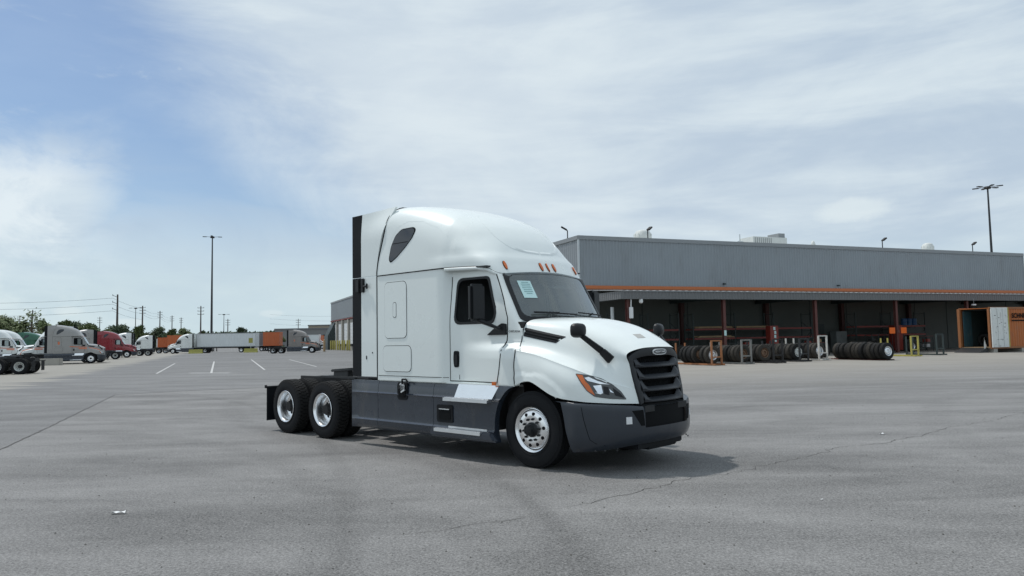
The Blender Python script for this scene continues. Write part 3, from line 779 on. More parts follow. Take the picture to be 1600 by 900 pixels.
def oval(a, b_, n=28): return [(a * math.copysign(abs(math.cos(2 * math.pi * i / n)) ** .6, math.cos(2 * math.pi * i / n)), 1.533 + b_ * math.copysign(abs(math.sin(2 * math.pi * i / n)) ** .8, math.sin(2 * math.pi * i / n))) for i in range(n)]
for a, b_, x_, mi in ((.158, .040, .012, 0), (.143, .028, .016, 1)):
    bd.grid([[(cx_ - .02, y, z) for y, z in oval(a, b_)], [(cx_ + x_, y, z) for y, z in oval(a, b_)], [(cx_ + x_, y * .96, z * .04 + .96 * z) for y, z in oval(a, b_)]], mi, closed=True)
    n = len(bd.v); bd.f.append(tuple(range(n - 28, n))); bd.m.append(mi)
bd.build('badge', [M['white'], M['seam']], grille)
text('FREIGHTLINER', .038, M['white'], grille, 'badge_lettering', frame_m((cx_ + .0175, 0, 1.533), (0, 1, 0), (0, 0, 1)), .001, .0006)
hs = MB(); PT = Proj(hf.bvh(), (0, 0, 1.5), (0, 1, 0), (1, 0, 0), (0, 0, -1)); PT.patch(hs, [(-.16, .98), (.02, .98), (.0, 1.08), (-.18, 1.08)], .003, 0, rings=1, rim=.002); hs.build('hood_sticker', M['interl'], hood)

# ---- bumper
def bnet():
    top = [(.545, -1.205, .905), (.80, -1.185, .90), (1.02, -1.06, .885), (1.19, -.87, .87), (1.295, -.67, .855), (1.36, -.50, .84), (1.40, -.25, .84), (1.41, 0, .84)]
    dx = [(0, 0, 0), (0, 0, 0)]
    R_ = []
    for k, (z, out, rearx) in enumerate(((None, 0, .545), (.86, .012, .56), (.72, .018, .60), (.57, .02, .63), (.45, .012, .665), (.36, -.02, .69), (None, -.07, .715))):
        row = []
        for i, (x, y, zt) in enumerate(top):
            d = Vector((x - .35, y * .8, 0)).normalized()
            zb = [.275, .28, .30, .325, .345, .355, .36, .36][i]
            zz = zt if k == 0 else (zb if z is None else lerp(zb, zt, (z - .30) / .6) if z < .8 else zt - .035)
            px = x if i > 0 else rearx
            row.append((px + d.x * out * (0 if i == 0 else 1), y + (d.y * out if i > 0 else -out * .5), zz))
        R_.append(row)
    return net(R_, 70, 42)
br = bnet(); bmp = MB()
def bskip(j, i):
    p = br[j][i]; q = br[min(j + 1, 42)][min(i + 1, 70)]; m_ = (p + q) / 2
    return (abs(m_.y) < .50 and m_.z > .575)
bmp.grid(br, skip=bskip); BVB = MB().grid(br).bvh(); 
bmp.grid([[br[0][i], br[0][i] + Vector((-.10, .0, .012)) ] for i in range(len(br[0]))], 0)
bmp.mirror(); bumper = bmp.build('bumper', M['bumper'], T, angle=40, merge=.0004)
lg = MB(); lg.grid([[(gx(y, .8) + .015, y, z) for y in [-.51 + .102 * i for i in range(11)]] for z in (.55, .87)]); lg.build('radiator_screen', M['seam'], bumper)
ws_ = MB()
for i in range(-13, 14): ws_.path([(1.365 - .25 * (i * .038) ** 2, i * .038, z) for z in (.58, .72)], .004, 4)
for z in (.60, .63, .66, .69): ws_.path([(1.367 - .25 * y * y, y, z) for y in (-.5, -.25, 0, .25, .5)], .004, 4)
ws_.bb(1.33, 1.38, -.51, .51, .765, .85); [ws_.tube((1.375, y, .80), (1.39, y, .80), .012, n=8) for y in (-.15, -.05, .05)]
ws_.build('lower_grille', M['black'], bumper, bevel=0)
PB = Proj(BVB, (0, -1, 0), (1, 0, 0), (0, 0, 1), (0, 1, 0)); PBF = Proj(BVB, (0, 0, 0), (0, 1, 0), (0, 0, 1), (-1, 0, 0))
side_detail('bumper_seam', lambda m_: PB.ribbon(m_, [(.86, .86), (.89, .70), (.95, .45), (1.0, .40), (1.08, .37)], .007, .002), M['seam'], bumper)
side_detail('air_inlet', lambda m_: PBF.patch(m_, [(-.69, .795), (-.535, .80), (-.52, .60), (-.575, .60)], .006, 0, rings=2, rim=.006), M['seam'], bumper)
side_detail('white_sensor', lambda m_: PBF.patch(m_, [(-.775, .63), (-.70, .63), (-.70, .72), (-.775, .72)], .008, 0, rings=1, rim=.008), M['white'], bumper)
ad = MB(); ad.bb(.95, 1.27, -.55, .55, .28, .37); ad.bb(.8, 1.24, -.25, .45, .245, .29); ad.build('air_dam', M['rubber'], bumper, bevel=.015)
[MB().tube((x_, y_ * s_, .31), (x_ + .012, (y_ - .01) * s_, .31), .011, n=8).build('bolt', M['steel'], bumper) for x_, y_ in ((.80, -1.175), (.98, -1.06), (1.07, -.98), (1.17, -.86)) for s_ in (1, -1)]

# ---- wheel wells, chassis
ww = MB()
for s in (-1, 1):
    rows_ = [[(.69 * math.cos(R(a)), s * y, .50 + .69 * math.sin(R(a))) for a in range(-8, 189, 12)] for y in (.70, 1.17)]
    ww.grid(rows_); n = 17; ww.f.append(tuple(range(len(ww.v) - 34, len(ww.v) - 17))); ww.m.append(0)
ww.build('wheel_well', M['chass'], T)
ca = MB(); ca.bb(-.45, 1.15, -.48, .48, .45, 1.4); ca.bb(-.6, -.28, -1.0, 1.0, .5, 1.98); ca.bb(.60, 1.05, -.80, .80, .42, .84); ca.build('engine_bay', M['chass'], T)
fr_ = MB()
for y in (-.43, .43): fr_.bb(-7.1, 1.0, y - .04, y + .04, .80, 1.06)
for x in (-7.05, -6.1, -5.75, -5.0, -3.9): fr_.bb(x - .05, x + .05, -.42, .42, .82, 1.04)
for x in (-5.107, -6.417):
    fr_.tube((x, -1.0, .515), (x, 1.0, .515), .075, n=12); fr_.lathe([(.05, -.22), (.24, -.1), (.25, .1), (.05, .22)], 16, 'x', (x, 0, .53)); 
    for y in (-.43, .43): fr_.lathe([(.12, .60), (.14, .64), (.12, .68), (.14, .72), (.12, .78)], 14, 'z', (x - .35, y, 0)); fr_.bb(x - .45, x + .3, y - .05, y + .05, .5, .6)
fr_.tube((0, -.9, .42), (0, .9, .42), .06, n=10); fr_.tube((-5.1, 0, .6), (-1.0, 0, .75), .05, n=10)
fr_.tube((-3.4, -.6, .65), (-2.0, -.6, .65), .3, n=16); fr_.tube((-3.4, .6, .65), (-2.0, .6, .65), .3, n=16)
fr_.bb(-4.1, -3.45, -.9, .9, .82, 1.02)
fr_.build('chassis_frame', M['chass'], T, bevel=.006)
dk = MB(); dk.bb(-4.75, -3.45, -.75, .75, 1.085, 1.10); 
for i in range(16): dk.bb(-4.70 + i * .08, -4.66 + i * .08, -.72, .72, 1.10, 1.108)
dk.build('deck_plate', M['steel'], T)
fw = MB(); pl_ = rpoly([(-6.15, -.18), (-6.0, -.46), (-5.35, -.46), (-5.22, -.30), (-5.22, .30), (-5.35, .46), (-6.0, .46), (-6.15, .18), (-5.8, .07), (-5.8, -.07)], .05, 3)
fw.prism([(a, b_) for a, b_ in pl_], 1.17, 1.22, 'z'); fw.bb(-5.95, -5.45, -.42, -.30, 1.03, 1.17); fw.bb(-5.95, -5.45, .30, .42, 1.03, 1.17); fw.bb(-6.3, -5.1, -.5, -.36, 1.03, 1.08); fw.bb(-6.3, -5.1, .36, .5, 1.03, 1.08)
fw.v = [(x, y, z + (x + 5.7) * .06 if z > 1.1 else z) for x, y, z in fw.v]; fw.build('fifth_wheel', M['steel'], T, bevel=.01)
hz_ = MB()
rnd = random.Random(3)
for k, (y0, c) in enumerate(((-.1, 0), (.05, 0), (.18, 0))):
    pts = [Vector((-4.15 - .55 * t, y0 + .15 * math.sin(t * 3 + k), 1.9 - 1.6 * math.sin(t * 3.1) * .4 - .5 * t)) for t in [i / 12 for i in range(13)]]; hz_.path(pts, .018, 6)
for k in range(6): hz_.path([(-4.4 + rnd.uniform(-.2, .3), rnd.uniform(-.6, -.1), 1.12), (-4.1 + rnd.uniform(-.1, .3), rnd.uniform(-.7, -.2), 1.16), (-3.6, rnd.uniform(-.8, -.3), 1.13)], .022, 6)
hz_.build('air_hoses', M['rubber'], T)
def flap(m_): m_.bb(-7.17, -7.15, -1.19, -.60, .20, .84); m_.path([(-7.1, -.40, .86), (-7.16, -.62, .86), (-7.16, -1.20, .86)], .025, 6); m_.box((-7.2, -1.19, .87), (.05, .03, .06))
side_detail('mud_flap', flap, M['rubber'])
rl = MB(); rl.bb(-7.14, -7.10, -.55, .55, .66, .86); rl.build('rear_crossmember', M['chass'], T)
side_detail('tail_light', lambda m_: m_.box((-7.15, -.45, .76), (.04, .16, .10)), mat('red_lens', (.35, .01, .01), .25, coat=.5))

# ---- skirts: three panels a side
def skirt_prof(z):   # y offset of the skirt face against height
    return cr(z, [(.29, .055), (.34, .01), (.41, -.004), (.435, -.012), (.46, .012), (.6, .014), (.86, .010), (.885, -.006), (.905, .016), (1.0, .022), (1.085, .05)])
def skirt(m_, x0, x1, arch=False, zt=lambda x: 1.085):
    zs_ = [.29, .31, .34, .38, .41, .422, .435, .447, .46, .5, .6, .7, .8, .86, .872, .885, .895, .905, .93, 1.0, 1.05, 1.085]
    rws = []
    for z in zs_:
        xe = x1
        if arch: xe = -math.sqrt(max(0, .665 ** 2 - (z - .52) ** 2)) if abs(z - .52) < .66 else -.1
        if arch: xe = min(xe, -.27); xe = xe if z < 1.08 else -.30
        rws.append([(lerp(x0, xe, i / 8), -1.225 + skirt_prof(z) * sst(x0 - .0, x0 + .12, lerp(x0, xe, i / 8)) if x0 < -4 else -1.225 + skirt_prof(z), z * 1.0 if z < 1.08 else z) for i in range(9)])
    m_.grid(rws)
    inn = [[(x, -1.12, z) for x, y, z in r] for r in rws]
    m_.grid([rws[0], inn[0]]); m_.grid([rws[-1], inn[-1]])
    m_.grid([[r[0] for r in rws], [r[0] for r in inn]]); m_.grid([[r[-1] for r in rws], [r[-1] for r in inn]])
side_detail('side_skirt', lambda m_: skirt(m_, -4.13, -3.40), M['skirt'], angle=30)
side_detail('side_skirt', lambda m_: skirt(m_, -3.392, -1.985), M['skirt'], angle=30)
def step_panel(m_):
    skirt(m_, -1.977, -.3, True)
sk3 = side_detail('step_panel', step_panel, M['skirt'], angle=30)
for s, pnl in enumerate(sk3):
    f = (lambda q: q) if s == 0 else flip
    def tread(m_, x0, x1, z, y1):
        m_.bb(x0, x1, y1, -1.19, z - .035, z)
        n = int((x1 - x0) / .035)
        for i in range(n):
            for r_ in range(2): m_.box((x0 + .02 + i * .035, y1 + .022 + r_ * .03, z + .004), (.018, .016, .01))
        m_.bb(x0, x1, y1 - .006, y1, z - .045, z + .004)
    m_ = MB(); tread(m_, -1.66, -.72, .885, -1.300); f(m_).build('upper_step', M['alud'], pnl)
    m_ = MB(); m_.add([(-1.47, -1.245, .895), (-.68, -1.245, .895), (-.60, -1.175, 1.085), (-1.44, -1.175, 1.085), (-1.47, -1.20, .895), (-.68, -1.20, .895), (-.60, -1.15, 1.085), (-1.44, -1.15, 1.085)], [(0, 1, 2, 3), (7, 6, 5, 4), (0, 4, 5, 1), (1, 5, 6, 2), (3, 2, 6, 7), (0, 3, 7, 4)]); f(m_).build('kick_plate', M['alu'], pnl)
    m_ = MB(); tread(m_, -1.86, -.86, .425, -1.31); m_.bb(-1.62, -.80, -1.235, -1.225, .43, .465); f(m_).build('lower_step', M['alud'], pnl)
    m_ = MB(); m_.prism([(-1.99, .43), (-.68, .44), (-.55, .30), (-1.99, .30)], -1.30, -1.20, 'y'); f(m_).build('step_base', M['skirt'], pnl, bevel=.03)
    m_ = MB(); m_.prism(rrect(-1.89, -1.53, .51, .77, .03), -1.225, -1.205, 'y', 0); m_.prism(rrect(-1.84, -1.58, .55, .71, .02), -1.23, -1.22, 'y', 1); m_.bb(-1.83, -1.60, -1.236, -1.226, .70, .712, 2); f(m_).build('battery_hatch', [M['rubber'], M['seam'], M['alud']], pnl)
    m_ = MB(); m_.prism(rrect(-2.86, -2.60, .80, 1.08, .06), -1.225, -1.20, 'y', 0); m_.prism(rrect(-2.82, -2.64, .84, 1.05, .05), -1.235, -1.21, 'y', 1)
    m_.tube((-2.73, -1.235, 1.0), (-2.73, -1.20, 1.0), .075, n=18, mi=2); m_.path([(-2.70, -1.25, 1.05), (-2.70, -1.25, 1.13), (-2.60, -1.25, 1.13), (-2.56, -1.25, 1.09)], .014, 6, 0); m_.box((-2.68, -1.25, .945), (.10, .02, .025), 2, rot=(0, R(-25), 0))
    f(m_).build('fuel_filler', [M['rubber'], M['seam'], M['alud']], T)
sl_ = MB(); sl_.bb(-3.4, -.3, -1.17, -1.12, 1.085, 1.10); sl_.mirror(); sl_.build('sill', M['paint'], T)
rf = side_detail('door_reflector', lambda m_: m_.box((-.665, -1.21, 1.115), (.07, .02, .05)), M['amber'])

# ---- wheels
def tyre_mesh(w, drive, ma='tyre', mb_='tread'):
    m_ = MB(); Rt = .515; h = w / 2
    prof = [(.290, -h + .03), (.300, -h + .012), (.34, -h + .002), (.40, -h - .002), (.455, -h + .006), (.490, -h + .018), (.505, -h + .032)]
    if drive: crown = [(.497, -h + .034), (.497, h - .034)]
    else:
        crown = []
        for k in range(5):
            a = -h + .034 + k * (w - .068) / 5; b_ = a + (w - .068) / 5
            crown += [(.515, a), (.515, b_ - .010)] + ([(.503, b_ - .009), (.503, b_ - .001)] if k < 4 else [])
    prof2 = [(r, -y) for r, y in reversed(prof)]
    m_.lathe(prof + crown + prof2 + [(.28, 0)], 56, 'y', closed=True)
    for rr_, hh in ((.335, .0015), (.478, .0015)):
        for s in (-1, 1): m_.lathe([(rr_ - .004, s * (h - .008)), (rr_, s * (h + .003 if rr_ < .4 else h - .008)), (rr_ + .004, s * (h - .008))], 56, 'y', caps=False)
    k0 = len(m_.f); m_.m = [0] * k0
    if drive:
        n = 46
        for i in range(n):
            for k in range(4):
                a = 2 * math.pi * (i + (.5 if k in (1, 2) else 0)) / n; y = (-h + .03) + (k + .5) * (w - .06) / 4
                da = 2 * math.pi / n * .36; wy = (w - .06) / 4 * .46
                vs = [( (r_) * math.cos(a + sa * da + (.012 if (y > 0) == (sy > 0) else -.0)), y + sy * wy, (r_) * math.sin(a + sa * da + (.012 if (y > 0) == (sy > 0) else 0))) for r_ in (.49, .517) for sa in (-1, 1) for sy in (-1, 1)]
                m_.add(vs, [(4, 5, 7, 6), (0, 4, 6, 2), (1, 3, 7, 5), (0, 1, 5, 4), (2, 6, 7, 3)], 1)
            for s in (-1, 1):                                          # shoulder lugs
                a = 2 * math.pi * i / n; da = 2 * math.pi / n * .30
                vs = [(r_ * math.cos(a + sa * da), s * yy, r_ * math.sin(a + sa * da)) for r_, yy in ((.462, h - .002), (.505, h - .022), (.49, h - .04)) for sa in (-1, 1)]
                m_.add(vs, [(0, 1, 3, 2), (2, 3, 5, 4), (0, 2, 4), (1, 5, 3)], 1)
    return m_.mesh('tyre', [M[ma], M[mb_]], 30)
def rim_front():
    m_ = MB()                                                        # outer side is -y
    m_.lathe([(.302, -.142), (.306, -.135), (.292, -.125), (.278, -.118), (.268, -.10), (.262, -.04), (.262, .12), (.30, .14), (.30, .145), (.25, .13), (.25, -.03), (.245, -.085)], 48, 'y', caps=False)
    # dished disc with hand holes
    n = 60; rads = [.262, .245, .20, .186, .172, .150, .118, .10]; ys = [-.105, -.128, -.140, -.141, -.141, -.140, -.135, -.135]
    rws = []
    for r_, y in zip(rads, ys): rws.append([(r_ * math.cos(2 * math.pi * i / n), y, r_ * math.sin(2 * math.pi * i / n)) for i in range(n)])
    m_.grid(rws, closed=True)
    for i in range(10):
        a = 2 * math.pi * (i + .5) / 10; c = (.212 * math.cos(a), -.1395, .212 * math.sin(a))
        m_.lathe([(.0, -.003), (.024, -.003), (.0245, .003)], 14, 'y', c, 1, caps=False)
    return m_.mesh('rim', [M['alu'], M['seam']], 35)
def hub_front():
    m_ = MB(); m_.lathe([(.100, -.135), (.100, -.15), (.088, -.162), (.080, -.175), (.077, -.205), (.07, -.222), (.045, -.226), (.0, -.226)], 28, 'y')
    for i in range(5): a = 2 * math.pi * i / 5; m_.lathe([(.012, -.22), (.012, -.232), (0, -.232)], 6, 'y', (.055 * math.cos(a), 0, .055 * math.sin(a)))
    return m_.mesh('hub', [M['black']], 35)
def nut_mesh():
    m_ = MB(); m_.lathe([(.019, 0), (.019, -.005), (.0145, -.007), (.0145, -.028), (.009, -.034), (.0, -.034)], 6, 'y'); return m_.mesh('lug_nut', [M['black']], 25)
def rim_rear():
    m_ = MB()
    m_.lathe([(.298, -.142), (.304, -.136), (.292, -.124), (.276, -.116), (.268, -.10), (.262, -.02), (.256, .03), (.236, .060), (.20, .078), (.15, .088), (.10, .09), (.10, .10), (.24, .08), (.27, .14), (.30, .142)], 48, 'y', caps=False)
    for i in range(10):
        a = 2 * math.pi * (i + .5) / 10; c = (.205 * math.cos(a), .074, .205 * math.sin(a)); m_.lathe([(.0, -.004), (.027, -.004), (.028, .002)], 12, 'y', c, 1)
    return m_.mesh('rim', [M['alu'], M['seam']], 35)
def hub_rear():
    m_ = MB(); m_.lathe([(.13, .088), (.13, .06), (.11, .045), (.105, -.04), (.09, -.055), (.085, -.075), (.0, -.078)], 24, 'y')
    for i in range(8): a = 2 * math.pi * i / 8; m_.lathe([(.014, -.05), (.014, -.066), (0, -.066)], 6, 'y', (.09 * math.cos(a), 0, .09 * math.sin(a)))
    return m_.mesh('hub', [M['chass']], 35)
TYF, TYR = tyre_mesh(.284, False), tyre_mesh(.272, True)
RF, HF, RRM, HR, NUT = rim_front(), hub_front(), rim_rear(), hub_rear(), nut_mesh()
def wheel(parent, x, y, front, side, full_=True):
    w = bpy.data.objects.new('wheel', None); C.objects.link(w); w.parent = parent; w.location = (x, y, .515); w.empty_display_size = .2
    w.rotation_euler = (0, 0, 0 if side < 0 else math.pi)
    put(TYF if front else TYR, 'tyre', w, rot=(0, R(17 * (x + y)), 0)); put(RF if front else RRM, 'rim', w, rot=(0, R(9), 0))
    put(HF if front else HR, 'hub', w)
    for i in range(10):
        a = 2 * math.pi * i / 10 + .15; r_ = .143
        put(NUT, 'lug_nut', w, ((r_ if front else .158) * math.cos(a), -.139 if front else .075, (r_ if front else .158) * math.sin(a)))
    return w
for s in (-1, 1):
    wheel(T, 0, s * 1.03, True, s)
    for x in (-5.107, -6.417):
        wheel(T, x, s * 1.064, False, s)
        w = bpy.data.objects.new('inner_wheel', None); C.objects.link(w); w.parent = T; w.location = (x, s * .735, .515); w.rotation_euler = (0, 0, 0 if s > 0 else math.pi)
        put(TYR, 'tyre', w, rot=(0, R(31), 0)); put(RRM, 'rim', w)

# ================================================================== ground
def ground_mat(name, base, grain, streak=1.0, tracks=True, dusty=True):
    m = bpy.data.materials.new(name); m.use_nodes = True; t = m.node_tree; b = t.nodes['Principled BSDF']
    P = N(t, 'ShaderNodeNewGeometry').outputs['Position']
    big = noise(t, mapping(t, P, (.05, .09, .1), (0, 0, R(12))), 1.0, 6, .6, .4)
    mid = noise(t, mapping(t, P, (.22, .75, 1), (0, 0, R(-6))), 1.0, 7, .62, .5)
    fine = noise(t, P, 5.0, 6, .65)
    agg = noise(t, P, 44.0, 3, .8)
    vo = N(t, 'ShaderNodeTexVoronoi'); vo.inputs['Scale'].default_value = 85; t.links.new(P, vo.inputs['Vector'])
    v = mth(t, 'MULTIPLY', mth(t, 'SUBTRACT', big, .5), .95 * streak)
    v = mth(t, 'ADD', v, mth(t, 'MULTIPLY', mth(t, 'SUBTRACT', mid, .5), 1.5 * streak))
    v = mth(t, 'ADD', v, mth(t, 'MULTIPLY', mth(t, 'SUBTRACT', fine, .5), .55))
    st = noise(t, mapping(t, P, (.35, .8, 1), (0, 0, R(20)), (40, 3, 0)), 1.0, 8, .7, .8)
    v = mth(t, 'SUBTRACT', v, mth(t, 'MULTIPLY', smooth(t, st, .57, .72), .12)); v = mth(t, 'ADD', v, mth(t, 'MULTIPLY', smooth(t, st, .44, .30), .10))
    g2 = noise(t, P, 24.0, 5, .75)
    v = mth(t, 'ADD', v, mth(t, 'MULTIPLY', mth(t, 'SUBTRACT', g2, .5), 1.3 * grain))
    v = mth(t, 'ADD', v, mth(t, 'MULTIPLY', mth(t, 'SUBTRACT', agg, .5), 2.9 * grain))
    v = mth(t, 'ADD', v, mth(t, 'MULTIPLY', mth(t, 'SUBTRACT', vo.outputs['Distance'], .38), .55 * grain))
    if tracks:
        sx = N(t, 'ShaderNodeSeparateXYZ'); t.links.new(P, sx.inputs[0])
        wob = noise(t, P, .5, 3, .5)
        for cx, cy, r, wd, am in ((-40.61, -1.06, 39.95, .13, .14), (-40.61, -1.06, 41.90, .13, .12), (-14.38, 4.34, 15.05, .12, .11), (-13.5, 4.2, 12.2, .20, .13), (-13.5, 4.2, 14.1, .20, .12), (-8.0, 2.0, 9.0, .16, .10), (14, 28, 21, .25, .13), (14, 28, 23.1, .25, .12), (30, 4, 22, .3, .10), (30, 4, 24.3, .3, .10), (-30, 40, 26, .4, .12), (-30, 40, 28.2, .4, .12), (4, 60, 36, .5, .13), (4, 60, 38.4, .5, .12), (2, 30, 7, .2, .08)):
            dx = mth(t, 'SUBTRACT', sx.outputs[0], cx); dy = mth(t, 'SUBTRACT', sx.outputs[1], cy)
            d = mth(t, 'SQRT', mth(t, 'ADD', mth(t, 'MULTIPLY', dx, dx), mth(t, 'MULTIPLY', dy, dy)))
            d = mth(t, 'ABSOLUTE', mth(t, 'SUBTRACT', mth(t, 'ADD', d, mth(t, 'MULTIPLY', wob, .16)), r))
            k = mth(t, 'SUBTRACT', 1.0, smooth(t, d, wd * .5, wd * 1.6))
            k = mth(t, 'MULTIPLY', k, mth(t, 'ADD', mth(t, 'MULTIPLY', smooth(t, mid, .36, .62), .55), .45))
            v = mth(t, 'SUBTRACT', v, mth(t, 'MULTIPLY', k, am * .95))
    gain = mth(t, 'ADD', v, 1.0)
    c = N(t, 'ShaderNodeVectorMath', operation='SCALE'); c.inputs[0].default_value = base; t.links.new(gain, c.inputs['Scale'])
    col = c.outputs[0]
    if dusty:
        # pale dust and worn concrete tone towards the shop and along the parking row
        sx2 = N(t, 'ShaderNodeSeparateXYZ'); t.links.new(P, sx2.inputs[0])
        off = mth(t, 'ADD', mth(t, 'MULTIPLY', mth(t, 'SUBTRACT', sx2.outputs[0], 32.4), .381), mth(t, 'MULTIPLY', mth(t, 'SUBTRACT', sx2.outputs[1], 62.9), -.9245))
        off = mth(t, 'ADD', off, mth(t, 'MULTIPLY', mth(t, 'SUBTRACT', mid, .5), 16))
        k = mth(t, 'MULTIPLY', mth(t, 'SUBTRACT', 1.0, smooth(t, off, 12.0, 30.0)), smooth(t, sx2.outputs[0], -12, 6))
        k = mth(t, 'MULTIPLY', k, mth(t, 'ADD', mth(t, 'MULTIPLY', mid, .7), .3))
        col = mixc(t, k, col, (.31, .285, .245))
        row = mth(t, 'ADD', mth(t, 'ADD', mth(t, 'MULTIPLY', sx2.outputs[0], -.936), mth(t, 'MULTIPLY', sx2.outputs[1], -.353)), mth(t, 'MULTIPLY', mth(t, 'SUBTRACT', mid, .5), 9))
        k2 = mth(t, 'MULTIPLY', mth(t, 'MULTIPLY', smooth(t, row, 8.6, 10.2), mth(t, 'SUBTRACT', 1.0, smooth(t, row, 34, 60))), smooth(t, sx2.outputs[1], 26, 34))
        col = mixc(t, mth(t, 'MULTIPLY', k2, .75), col, (.30, .285, .25))
    t.links.new(col, b.inputs['Base Color'])
    t.links.new(mth(t, 'ADD', mth(t, 'MULTIPLY', fine, .2), .72), b.inputs['Roughness']); b.inputs['Specular IOR Level'].default_value = .35
    bn = N(t, 'ShaderNodeBump'); bn.inputs['Strength'].default_value = .55; bn.inputs['Distance'].default_value = .006
    t.links.new(mth(t, 'ADD', mth(t, 'MULTIPLY', agg, .7), mth(t, 'MULTIPLY', vo.outputs['Distance'], .5)), bn.inputs['Height']); t.links.new(bn.outputs[0], b.inputs['Normal'])
    return m
g = MB(); g.add([(-3000, -3000, 0), (3000, -3000, 0), (3000, 3000, 0), (-3000, 3000, 0)], [(0, 1, 2, 3)])
go = g.build('asphalt_lot', ground_mat('asphalt', (.168, .166, .163), 1.0)); tag(go, kind='structure')
g = MB(); pl_ = [(0.5, -10.9), (-8.83, 12.86), (-9.76, 15.3), (-11.46, 19.59), (-14.28, 26.74), (-12.2, 28.4), (-6, 31), (4, 39), (7, 70), (-30, 170), (-120, 170), (-120, -10.9)]
g.add([(x, y, .004) for x, y in pl_], [tuple(range(len(pl_)))])
tag(g.build('asphalt_overlay', ground_mat('newer_asphalt', (.150, .150, .149), .85, .8, True)), kind='structure')
M['crack'] = mat('crack_dark', (.05, .048, .045), .95); M['tar'] = mat('old_crack_filler', (.085, .083, .08), .9)
def crackline(name, pts, w, z, seed, mt, jit=.05):
    rd = random.Random(seed); p2 = [Vector((*p, z)) for p in pts]; out = []
    for a, b in zip(p2, p2[1:]):
        n = max(2, int((b - a).length / .09))
        for i in range(n):
            q = a.lerp(b, i / n); nn = Vector((-(b - a).y, (b - a).x, 0)).normalized(); out.append(q + nn * (rd.gauss(0, jit) * .5 + jit * 1.6 * (mnoise.noise(q * 1.9) + .5 * mnoise.noise(q * 6))))
    m_ = MB(); rws = [[], []]
    for i, q in enumerate(out):
        d = (out[min(i + 1, len(out) - 1)] - out[max(0, i - 1)]).normalized(); nn = Vector((-d.y, d.x, 0)); ww_ = w * (.35 + .9 * abs(mnoise.noise(q * 2.7 + Vector((seed, 0, 0)))) + .3 * rd.random()) * min(1, .2 + i / 6, .2 + (len(out) - i) / 8)
        rws[0].append(q + nn * ww_ / 2); rws[1].append(q - nn * ww_ / 2)
    m_.grid(rws); o = m_.build(name, mt, fixn=False); tag(o, kind='structure'); return o
crackline('asphalt_crack', [(14.6, 18.6), (12.4, 17.2), (10.69, 15.7), (8.98, 14.29), (7.98, 13.62), (6.8, 12.53), (5.8, 11.82), (4.9, 11.38), (3.99, 10.52), (3.36, 10.01), (2.6, 9.43), (1.95, 9.03), (1.28, 8.39), (.77, 7.94), (.35, 7.6)], .012, .004, 5, M['crack'])
crackline('asphalt_crack', [(.35, 7.6), (-.04, 7.28), (-.4, 7.11), (-.74, 6.9), (-1.18, 6.74)], .008, .004, 8, M['crack'], .03)
crackline('asphalt_crack', [(8.98, 14.29), (9.4, 15.0), (9.3, 15.8)], .008, .004, 9, M['crack'], .03)
crackline('pavement_joint', [(-4.5, 1.9), (-8.83, 12.86), (-9.76, 15.3), (-11.46, 19.59), (-14.28, 26.74)], .03, .008, 11, M['tar'], .015)
crackline('pavement_joint', [(-14.28, 26.74), (-12.2, 28.4), (-6, 31)], .03, .008, 12, M['tar'], .015)
M['linep'] = mat('worn_white_line', (.46, .46, .45), .8, var=.2, vscale=3, grime=.35)
def pline(a, b, w=.15):
    a, b = Vector((*a, .010)), Vector((*b, .010)); n = Vector((-(b - a).y, (b - a).x, 0)).normalized() * w / 2
    m_ = MB(); k = 12; m_.grid([[a.lerp(b, i / k) + n for i in range(k + 1)], [a.lerp(b, i / k) - n for i in range(k + 1)]]); tag(m_.build('parking_line', M['linep'], fixn=False), kind='structure')
pline((-20.0, 45.95), (-17.1, 44.85), .42); pline((-30.4, 75.6), (-18.5, 45.6), .13); pline((-32.1, 70.6), (-22.0, 45.9), .12); pline((-28.7, 81.5), (-16.4, 49.1), .12); pline((-23.5, 78.1), (-14.2, 53.7), .12)
M['litter'] = mat('crumpled_paper', (.75, .76, .76), .8)
def litter(x, y, s, label, seed):
    rd = random.Random(seed); m_ = MB(); rws = [[(i * s / 5 - s / 2, j * s / 9 - s * .2, .006 + abs(rd.gauss(0, .012)) * s * 6) for i in range(6)] for j in range(4)]
    m_.grid(rws); inn = [[(a, b, c + .003) for a, b, c in r] for r in rws]; m_.grid(inn); o = m_.build('paper_scrap', M['litter'], angle=10); o.location = (x, y, .004); o.rotation_euler[2] = rd.random() * .5; tag(o, label, 'litter')
litter(-4.13, 7.84, .14, 'crumpled white paper scrap on the asphalt left of the truck', 1)
litter(6.26, 12.78, .10, 'small white scrap lying beyond the long crack right of the truck', 2)
litter(-5.75, 17.9, .09, 'tiny white scrap on the asphalt beside the rear wheels', 3)
litter(3.19, 7.87, .03, 'tiny pale pebble-sized scrap in the foreground near the crack', 4)
pb = MB(); rd = random.Random(21)
for k in range(420):
    d = 3.6 * (6 ** rd.random()); x = rd.uniform(-.72, .72) * d; s = rd.uniform(.003, .009)
    pb.add([(x - s, d - s, .0), (x + s, d - s, .0), (x + s, d + s, .0), (x - s, d + s, .0), (x + rd.uniform(-s, s) * .3, d, s * 1.2)], [(0, 1, 4), (1, 2, 4), (2, 3, 4), (3, 0, 4)])
pb.v = [(x, y, z + .003) for x, y, z in pb.v]; o = pb.build('loose_grit', mat('grit', (.12, .115, .105), .9, var=.5, vscale=2)); tag(o, kind='stuff', label='loose grit scattered on the asphalt', cat='grit')

